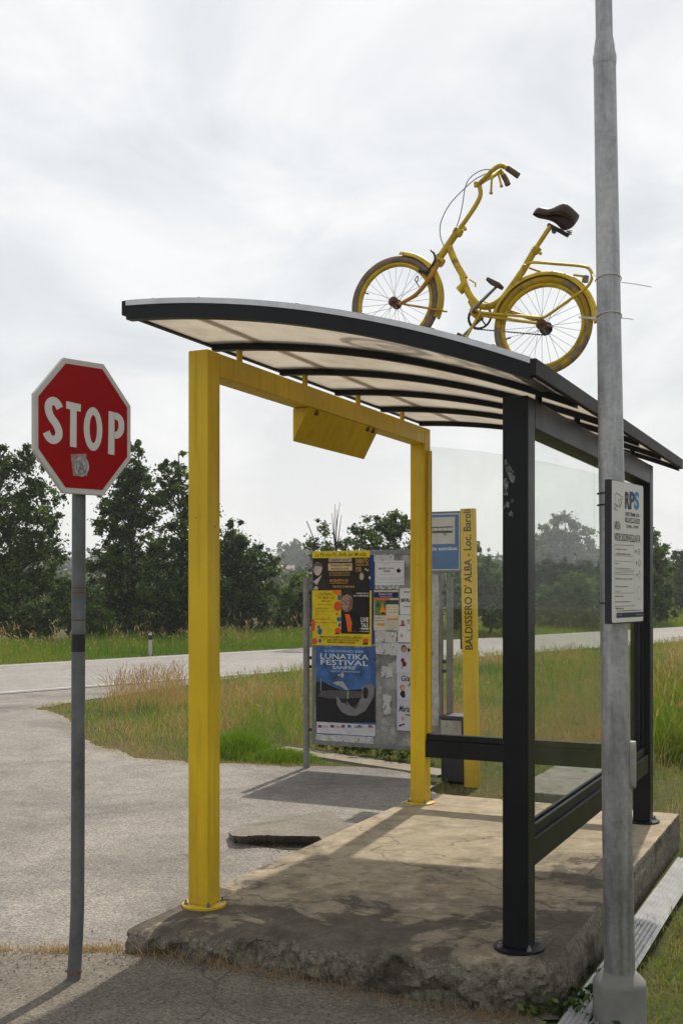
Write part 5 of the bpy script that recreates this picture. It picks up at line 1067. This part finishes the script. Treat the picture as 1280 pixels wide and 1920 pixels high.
tree('shrub', 'feathery leaved shrub between the yellow bus stop column and the dark near post', 'shrub', [(905, 1075, 30, 34), (900, 1040, 14, 26), (920, 1110, 40, 40), (890, 1140, 40, 34), (860, 1120, 30, 60), (940, 1140, 40, 40)], 39, (905, 1192), 66, 90, .15, 101, LEAFB, trunk=.05, stems=3, limbs=16)
tree('broadleaf_tree', 'hazy grove of tall dark trees seen through the rear glass', 'trees', [(1025, 1005, 30, 34), (1060, 1000, 36, 36), (1005, 1040, 28, 40), (1095, 1025, 26, 36), (1045, 1060, 60, 50), (1110, 1070, 40, 60), (985, 1080, 40, 50), (1050, 1110, 90, 50)], 50, (1045, 1185), 130, 110, .16, 111, LEAF, trunk=.14, stems=3, limbs=30)
tree('bush', 'rounded lighter green bush in front of the grove seen through the rear glass', 'bush', [(1040, 1130, 40, 34), (1085, 1115, 36, 36), (1010, 1150, 36, 26), (1115, 1135, 40, 40), (1060, 1160, 70, 20)], 45, (1050, 1183), 80, 100, .13, 121, LEAFB, trunk=.03, stems=4, limbs=14)
tree('broadleaf_tree', 'bright green tree rising just right of the surveillance sign', 'tree', [(1222, 1030, 26, 30), (1205, 1060, 36, 44), (1235, 1070, 24, 30), (1215, 1110, 38, 40), (1185, 1090, 30, 50), (1240, 1120, 22, 24), (1225, 1145, 40, 18)], 50, (1212, 1180), 95, 115, .15, 131, LEAFB, trunk=.10, limbs=24)
tree('broadleaf_tree', 'pale hazy tree cut by the right picture edge', 'tree', [(1290, 1060, 34, 34), (1275, 1095, 26, 40), (1310, 1090, 40, 60), (1290, 1140, 40, 30)], 75, (1290, 1170), 60, 100, .22, 141, FARW, trunk=.12, limbs=16)

# far wooded hills (one mass) and the land they stand on
def far_wood():
    g = rng(5); cs = []; rs = []
    for d, x0, x1, ytop, yb, n, r in ((95, -260, 2700, 1098, 1150, 640, 1.5), (150, -300, 2700, 1078, 1120, 640, 2.4), (330, -400, 2700, 1054, 1098, 950, 4.2)):
        px = g.uniform(x0, x1, n); top = ytop + 9 * np.sin(px * .013 + d) + 6 * np.sin(px * .041 + 2 * d) + g.normal(0, 4, n)
        py = top + (yb - top) * g.random(n) ** 1.6; dn = d * g.uniform(.92, 1.12, n)
        for a, b, c in zip(px, py, dn): cs.append(PD(a, b, c)); rs.append(r * g.uniform(.6, 1.25))
    for px, py, r in ((545, 1030, 3.0), (540, 1040, 4.2), (552, 1042, 4)): cs.append(PD(px, py, 325)); rs.append(r)
    v, f, ti = leaves(np.array(cs), np.array(rs), 62, 1.0, 17, .4); q = v.reshape(-1, 4, 3); dist = q[:, :1, 1:2]
    c = q.mean(1, keepdims=True); q = c + (q - c) * np.clip(dist / 160, .5, 1.9)
    return tag(bulk('far_wood', q.reshape(-1, 3), f, None, FARW, {'tint': ti}), 'hazy wooded ridge on the horizon behind the trees', 'woodland', kind='stuff')
far_wood()
m = MB(); xs_ = np.linspace(-420, 560, 60)
for x in xs_:
    for y, hgt in ((170, -1.0), (260, 2), (335, 6.5), (400, 8), (520, 4)):
        m.v.append(Vector((x, y, hgt + (1.5 * math.sin(x * .02) + mnoise.noise((x * .02, y * .01, 0)) * 2) * (0 if y < 200 else 1))))
for i in range(59):
    for j in range(4): m.f.append((i * 5 + j, (i + 1) * 5 + j, (i + 1) * 5 + j + 1, i * 5 + j + 1))
tag(m.build('hills', GROUND, smooth=True), kind='structure')
hd = 300; h0 = PD(533, 1070, hd); fh = thing('house', h0 + Vector((0, 0, -2)), 'tiny pale roofed house on the far wooded slope left of the notice board', 'house')
m = MB(); m.hexa([h0 + Vector((x, y, z)) for z in (-2, .6) for x, y in ((-2.4, 0), (2.4, 0), (2.4, 4), (-2.4, 4))]); m.build('wall', surf('pale_wall', (.45, .40, .35), .1, .5, .9), fh)
m = MB(); m.add([h0 + Vector(p) for p in ((-2.8, -.4, .6), (2.8, -.4, .6), (2.8, 4.4, .6), (-2.8, 4.4, .6), (-2.6, 2, 1.5), (2.6, 2, 1.5))], [(0, 1, 5, 4), (2, 3, 4, 5), (0, 4, 3), (1, 2, 5), (0, 3, 2, 1)]); m.build('roof', surf('tiled_roof', (.36, .27, .22), .15, .6, .9), fh)

# roadside marker post in the verge
dp = road_pt(-4.6, -0.9); dpx = (282 - CX) / F; dy = 27.3
mk = thing('marker_post', (dpx * dy, dy, -.13), 'small white roadside marker post with a dark top in the far verge', 'marker post')
m = MB(); b_ = Vector((dpx * dy, dy, -.2)); m.hexa([b_ + Vector((x, y, z)) for z in (0, .64) for x, y in ((-.042, 0), (.042, 0), (.024, .08), (-.024, .08))]); m.build('body', surf('marker_white', (.40, .40, .37), .1, 9, .6), mk)
m = MB(); m.hexa([b_ + Vector((x, y, z)) for z in (.47, .58) for x, y in ((-.045, -.003), (.045, -.003), (.027, .083), (-.027, .083))]); m.build('band', BLK, mk)

# ------------------------------------------------------------------ grass
def in_poly(P, x, y):
    c = np.zeros(len(x), bool); n = len(P)
    for i in range(n):
        x0, y0 = P[i][0], P[i][1]; x1, y1 = P[(i + 1) % n][0], P[(i + 1) % n][1]
        with np.errstate(divide='ignore', invalid='ignore'): c ^= ((y0 > y) != (y1 > y)) & (x < (x1 - x0) * (y - y0) / (y1 - y0) + x0)
    return c
def pts_in(P, n, seed, dens=None):
    g = rng(seed); X = np.array([p[0] for p in P]); Y = np.array([p[1] for p in P]); o = []; tot = 0
    while tot < n:
        x = g.uniform(X.min(), X.max(), 40000); y = g.uniform(Y.min(), Y.max(), 40000); ok = in_poly(P, x, y)
        if dens is not None: ok &= g.random(40000) < dens(x, y)
        q = np.stack([x[ok], y[ok]], 1); o.append(q); tot += len(q)
        if len(o) > 400: break
    return np.concatenate(o)[:n]
def nz(x, y, s, off=0.0): return np.array([mnoise.noise((a * s + off, b * s, 3.1)) for a, b in zip(x, y)])
def blades(name, pts, hgt, wid, tint, seed, lean=.35, mat=GRASS, z=None, label=None, cat='grass', heads=None):
    g = rng(seed); n = len(pts); zz_ = np.array([gz(a, b) for a, b in pts]) if z is None else np.full(n, z)
    a = g.uniform(0, 2 * np.pi, n); dr = np.stack([np.cos(a), np.sin(a)], 1); fa = g.uniform(0, 2 * np.pi, n); wv = np.stack([np.cos(fa), np.sin(fa), np.zeros(n)], 1)
    le = np.abs(g.normal(0, lean, n)) + .05; base = np.concatenate([pts, zz_[:, None] - .01], 1)
    def at(t, k): return base + np.concatenate([dr * (le * hgt * t ** 1.8)[:, None], (hgt * t * (1 - .25 * le * t))[:, None]], 1)
    w_ = wid[:, None]; v = np.empty((n, 7, 3)); v[:, 0] = base - wv * w_; v[:, 1] = base + wv * w_; m1 = at(.4, 0); m2 = at(.75, 0); v[:, 2] = m1 - wv * w_ * .85; v[:, 3] = m1 + wv * w_ * .85; v[:, 4] = m2 - wv * w_ * .5; v[:, 5] = m2 + wv * w_ * .5; v[:, 6] = at(1.0, 0)
    i0 = np.arange(n)[:, None] * 7; f4 = np.concatenate([i0 + np.array([0, 1, 3, 2]), i0 + np.array([2, 3, 5, 4])]); f3 = i0 + np.array([4, 5, 6])
    co = v.reshape(-1, 3); ti = np.repeat(np.clip(tint, 0, 1), 7)
    if heads is not None and heads.any():
        h_ = np.where(heads)[0]; k = len(h_); tp = at(1.0, 0)[h_]; t0 = at(.80, 0)[h_]; ax = tp - t0; w2 = wid[h_][:, None] * 2.3; wv2 = np.cross(wv[h_], np.array([0, 0, 1.0])); b0 = len(co); hv = np.empty((k, 8, 3))
        for s_, ww in ((0, wv[h_]), (4, wv2)):
            hv[:, s_] = t0; hv[:, s_ + 1] = t0 + ax * .45 + ww * w2; hv[:, s_ + 2] = tp + ax * .25; hv[:, s_ + 3] = t0 + ax * .45 - ww * w2
        j0 = b0 + np.arange(k)[:, None] * 8; f4 = np.concatenate([f4, j0 + np.array([0, 1, 2, 3]), j0 + np.array([4, 5, 6, 7])]); co = np.concatenate([co, hv.reshape(-1, 3)]); ti = np.concatenate([ti, np.repeat(np.clip(.80 + .2 * g.random(k), 0, 1), 8)])
    return tag(bulk(name, co, f4, f3, mat, {'tint': ti}), label, cat, kind='stuff')
g = rng(77)
# meadow between the yard and the road
NE = [road_pt(t, 6.25) for t in (-6.3, 0, 10, 25, 45, 60)]
mead = [p.to_2d() for p in isl[:13]] ; mead = [(p[0], p[1]) for p in mead] + [(p.x, p.y) for p in NE] + [(24, 30), (7.5, 9.6), (UV(1.95, 3.0, 0).x, UV(1.95, 3.0, 0).y), (UV(1.75, 3.4, 0).x, UV(1.75, 3.4, 0).y), (UV(.1, 3.4, 0).x, UV(.1, 3.4, 0).y)]
def keep_clear(x, y):
    u = (x - AX) * UX + (y - AY) * UY; v = (x - AX) * VX + (y - AY) * VY
    blk = (u > .45) & (u < 1.17) & (v > 3.36) & (v < 4.87)
    k = np.where(blk, 0.0, 1.0)
    for i in range(len(kp) - 1):
        a, b = kp[i], kp[i + 1]; t = np.clip(((x - a.x) * (b.x - a.x) + (y - a.y) * (b.y - a.y)) / ((b - a).length_squared), 0, 1); dd = np.hypot(x - a.x - t * (b.x - a.x), y - a.y - t * (b.y - a.y)); k = np.where(dd < .19, 0, k)
    front = (v > 3.2) & (v < 4.6) & (u < 1.9) & (u > -.4)
    return np.where(front, k * .6, k)
def to_u_v(x, y): return (x - AX) * UX + (y - AY) * UY, (x - AX) * VX + (y - AY) * VY
P = pts_in(mead, 125000, 1, lambda x, y: np.clip(13.0 / y, .12, 1) ** 1.5 * keep_clear(x, y))
x, y = P[:, 0], P[:, 1]; dk = y / 12; n = len(P); nn = nz(x, y, .55); n2 = nz(x, y, 1.7, 9)
edge = np.full(n, 9.0)
for i in range(len(isl) - 1):
    a, b = isl[i], isl[i + 1]; t = np.clip(((x - a.x) * (b.x - a.x) + (y - a.y) * (b.y - a.y)) / ((b - a).length_squared), 0, 1); edge = np.minimum(edge, np.hypot(x - a.x - t * (b.x - a.x), y - a.y - t * (b.y - a.y)))
hm = np.clip(.07 + .22 * np.clip(edge / 1.6, 0, 1), .06, .5) * (1 + .7 * nn + .3 * n2) * g.uniform(.4, 1.3, n)
hm = np.where((y < 10.5) & (x > .9), hm * .55, np.where(x > .9, hm * .78, hm))
tint = .45 + .95 * nn + .50 * n2 + g.normal(0, .20, n) + np.where(x < -1.2, .10, 0) - .28 * np.exp(-edge / .35) - .16 * np.clip((y - 14) / 6, 0, 1) + np.where((to_u_v(x, y)[1] > 3.2) & (to_u_v(x, y)[1] < 4.4) & (to_u_v(x, y)[0] > -.5) & (to_u_v(x, y)[0] < 2), .35, 0)
blades('meadow_grass', P, hm, .0028 * np.clip(dk, .8, 4) * g.uniform(.7, 1.4, n), tint, 3, .62, label='tall mixed green and dry grass between the yard and the road', heads=(tint > .55) & (g.random(n) < .12) & (hm > .25))
# tall reddish seed heads on the near side of the road
rp_ = [(p.x, p.y) for p in (PZ(190, 1340, ZA), PZ(215, 1302, ZA), PZ(345, 1285, ZA), PZ(345, 1345, ZA))]
P = pts_in(rp_, 1100, 8); n = len(P); blades('seeding_grass', P, g.uniform(.22, .52, n), np.full(n, .0019), np.clip(g.normal(.86, .10, n), 0, 1), 9, .3, label='tall reddish seeding grass at the tip of the verge by the road', heads=np.ones(n, bool))
# verge beyond the road
vg = [(p.x, p.y) for p in (road_pt(-24, -.12), road_pt(60, -.12), road_pt(60, -4.2), road_pt(-24, -4.2))]
P = pts_in(vg, 82000, 11, lambda x, y: np.clip(24 / y, .2, 1) ** 1.5); x, y = P[:, 0], P[:, 1]; n = len(P); off_ = -((x - RP.x) * RN.x + (y - RP.y) * RN.y)
nn = nz(x, y, .35); hm = np.clip(.08 + .11 * off_, .07, .45) * g.uniform(.6, 1.3, n) * (1 + .3 * nn); hd_ = (g.random(n) < .025) & (off_ > 1)
hm = np.where(hd_, hm * 1.6, hm); blades('verge_grass', P, hm, .007 * np.clip(y / 26, .8, 3) * g.uniform(.7, 1.3, n), np.where(hd_, .62, .27 + .28 * nn + g.normal(0, .10, n)), 12, .45, label='bright green verge grass along the far side of the road', heads=hd_)
# bright tufts beside the left board post
for cen_, r_, nb_, lab in (((447, 1412), (.30, .45), 5200, 'dense bright green grass tuft at the near left of the notice board'), ((525, 1424), (.34, .28), 3400, 'low bright green grass running to the left board post')):
    c = PZ(*cen_, ZA); q = g.normal(size=(nb_, 2)) * .5; P = np.array([c.x, c.y]) + q * np.array(r_); n = len(P); blades('grass_tuft', P, np.clip(.26 * np.exp(-(q ** 2).sum(1) * .8) * (1 if r_[0] == .30 else .55), .05, 1) * g.uniform(.7, 1.2, n), np.full(n, .0035), np.clip(g.normal(.24, .08, n), 0, .45), 21, .5, label=lab)
# weeds under the board
def weeds(name, label, spots, n_each, size, seed, mat=LEAFB, hgt=.12):
    gg = rng(seed); cs = []; rs = []
    for p in spots:
        for _ in range(3): cs.append((p.x + gg.normal(0, .06), p.y + gg.normal(0, .05), p.z + gg.uniform(.02, hgt))); rs.append(gg.uniform(.05, .10))
    v, f, ti = leaves(np.array(cs), np.array(rs), n_each, size, seed + 1, .6); v[:, 2] = np.maximum(v[:, 2], -.24); return tag(bulk(name, v, f, None, mat, {'tint': ti}), label, 'weeds', kind='stuff')
weeds('weeds', 'leafy green weeds growing under the notice board', [PZ(595 + 6.5 * i + rnd.uniform(-3, 3), 1408 + .14 * (6.5 * i) * .9 - 6, -.1) for i in range(34)], 26, .035, 31, hgt=.24)
weeds('weeds', 'green weeds at the foot of the lamp pole footing', [PZ(px, py, -.23) for px, py in ((1075, 1890), (1090, 1912), (1050, 1870), (1065, 1835), (1110, 1925), (1010, 1900))], 22, .03, 33, LEAF, .06)
# lawn right of the platform
lawn = [(UV(1.74, -1.2, 0).x, UV(1.74, -1.2, 0).y), (UV(1.74, 3.3, 0).x, UV(1.74, 3.3, 0).y), (7.0, 10.5), (5.5, 4.0), (3, 2.8)]
lawn_d = lambda x, y: np.where(((x - AX) * UX + (y - AY) * UY < 1.95) & ((x - AX) * VX + (y - AY) * VY < 2.8), .12, 1) * np.where(np.hypot(x - PB.x, y - PB.y) < .115, 0, 1)
P = pts_in(lawn, 62000, 41, lawn_d); x, y = P[:, 0], P[:, 1]; n = len(P); nn = nz(x, y, 1.1); n2 = nz(x, y, 4.0, 5)
blades('lawn_grass', P, np.clip(.045 + .03 * nn + .10 * np.clip((y - 6.5) / 3, 0, 1), .02, .3) * g.uniform(.5, 1.4, n), .0021 * np.clip(y / 5, .8, 2) * g.uniform(.7, 1.4, n), .38 + .45 * nn + .30 * n2 + g.normal(0, .12, n), 42, .7, label='short patchy green and straw coloured grass right of the platform')
tall = [(p.x, p.y) for p in (PZ(1222, 1440, -.23), PZ(1330, 1440, -.23), PZ(1340, 1330, -.23), PZ(1200, 1330, -.23))]
P = pts_in(tall, 9000, 45); n = len(P); x, y = P[:, 0], P[:, 1]; blades('tall_grass', P, g.uniform(.25, .75, n), np.full(n, .004), .22 + .3 * nz(x, y, .8) + g.normal(0, .14, n), 46, .4, label='tall rank grass beyond the far right shelter post', heads=g.random(n) < .1)
# dry grass along joints
def along(path, n, spread, seed):
    gg = rng(seed); o = []
    for _ in range(n):
        i = gg.integers(len(path) - 1); q = Vector(path[i]).lerp(Vector(path[i + 1]), gg.random()); o.append((q.x + gg.normal(0, spread), q.y + gg.normal(0, spread)))
    return np.array(o)
front_line = [UV(-.16, -.44, 0), UV(.35, -.40, 0), UV(.92, -.31, 0), UV(1.40, -.235, 0), UV(1.62, -.18, 0)]
P = np.concatenate([along([(-1.9, 5.0, 0), (-1.3, 5.0, 0), (-1.0, 5.02, 0)], 1500, .022, 51), along(front_line, 1500, .035, 52), along([UV(-.2, 3.3, 0), UV(.6, 3.36, 0), UV(1.3, 3.38, 0)], 1300, .12, 53), along([tuple(p) for p in isl[4:13]], 2600, .09, 55)]); n = len(P)
P = np.concatenate([P, along(front_line[:3], 160, .03, 57)]); n = len(P); hl_ = np.where(np.arange(n) > n - 160, g.uniform(.07, .15, n), g.uniform(.02, .075, n))
blades('dry_grass', P, hl_, np.full(n, .0018), np.clip(g.normal(.86, .12, n), 0, 1), 54, 1.1, z=None, label='short dry straw coloured grass along the paving joints and platform foot')
# pebbles and crumbs near the broken kerb
m = MB(); gg = random.Random(9)
for _ in range(420):
    rv = gg.random()
    if rv < .22: q = PZ(gg.uniform(440, 600), 1584 + gg.gauss(0, 6), ZA)
    elif rv < .70: t = gg.random(); q = front_line[0].lerp(front_line[-1], t) + Vector((gg.gauss(0, .06), -.05 - abs(gg.gauss(0, .10)), 0))
    else: q = Vector((gg.uniform(-1.7, -.8), 4.9 + gg.gauss(0, .12), 0))
    r_ = gg.uniform(.003, .010); q.z = gz(q.x, q.y) + (.016 if rv >= .22 else .011); b0_ = len(m.v)
    for i in range(6): m.v.append(q + Vector((math.cos(i * 1.047) * r_ * gg.uniform(.7, 1.2), math.sin(i * 1.047) * r_ * gg.uniform(.7, 1.2), -.004)))
    m.v.append(q + Vector((0, 0, r_ * .7))); m.f += [(b0_ + i, b0_ + (i + 1) % 6, b0_ + 6) for i in range(6)]
tag(m.build('gravel', surf('crumbs', (.16, .145, .12), .5, 60, .9)), 'loose concrete crumbs along the platform foot', 'gravel', kind='stuff')

# ------------------------------------------------------------------ air
hzm = bpy.data.materials.new('hazy_air'); hzm.use_nodes = True; nt = hzm.node_tree; nt.nodes.clear()
o = N(nt, 'ShaderNodeOutputMaterial'); pv = N(nt, 'ShaderNodeVolumePrincipled'); pv.inputs['Color'].default_value = (.93, .96, 1.0, 1); pv.inputs['Density'].default_value = 0.0007; pv.inputs['Anisotropy'].default_value = 0.2
nt.links.new(pv.outputs[0], o.inputs['Volume'])
m = MB(); m.hexa([Vector((x, y, z)) for z in (-3, 30) for x, y in ((-620, -60), (720, -60), (720, 620), (-620, 620))])
tag(m.build('haze', hzm), 'thin pale summer haze over the land', 'haze', kind='stuff')
for o in bpy.data.objects:
    if '_l' in o: del o['_l']
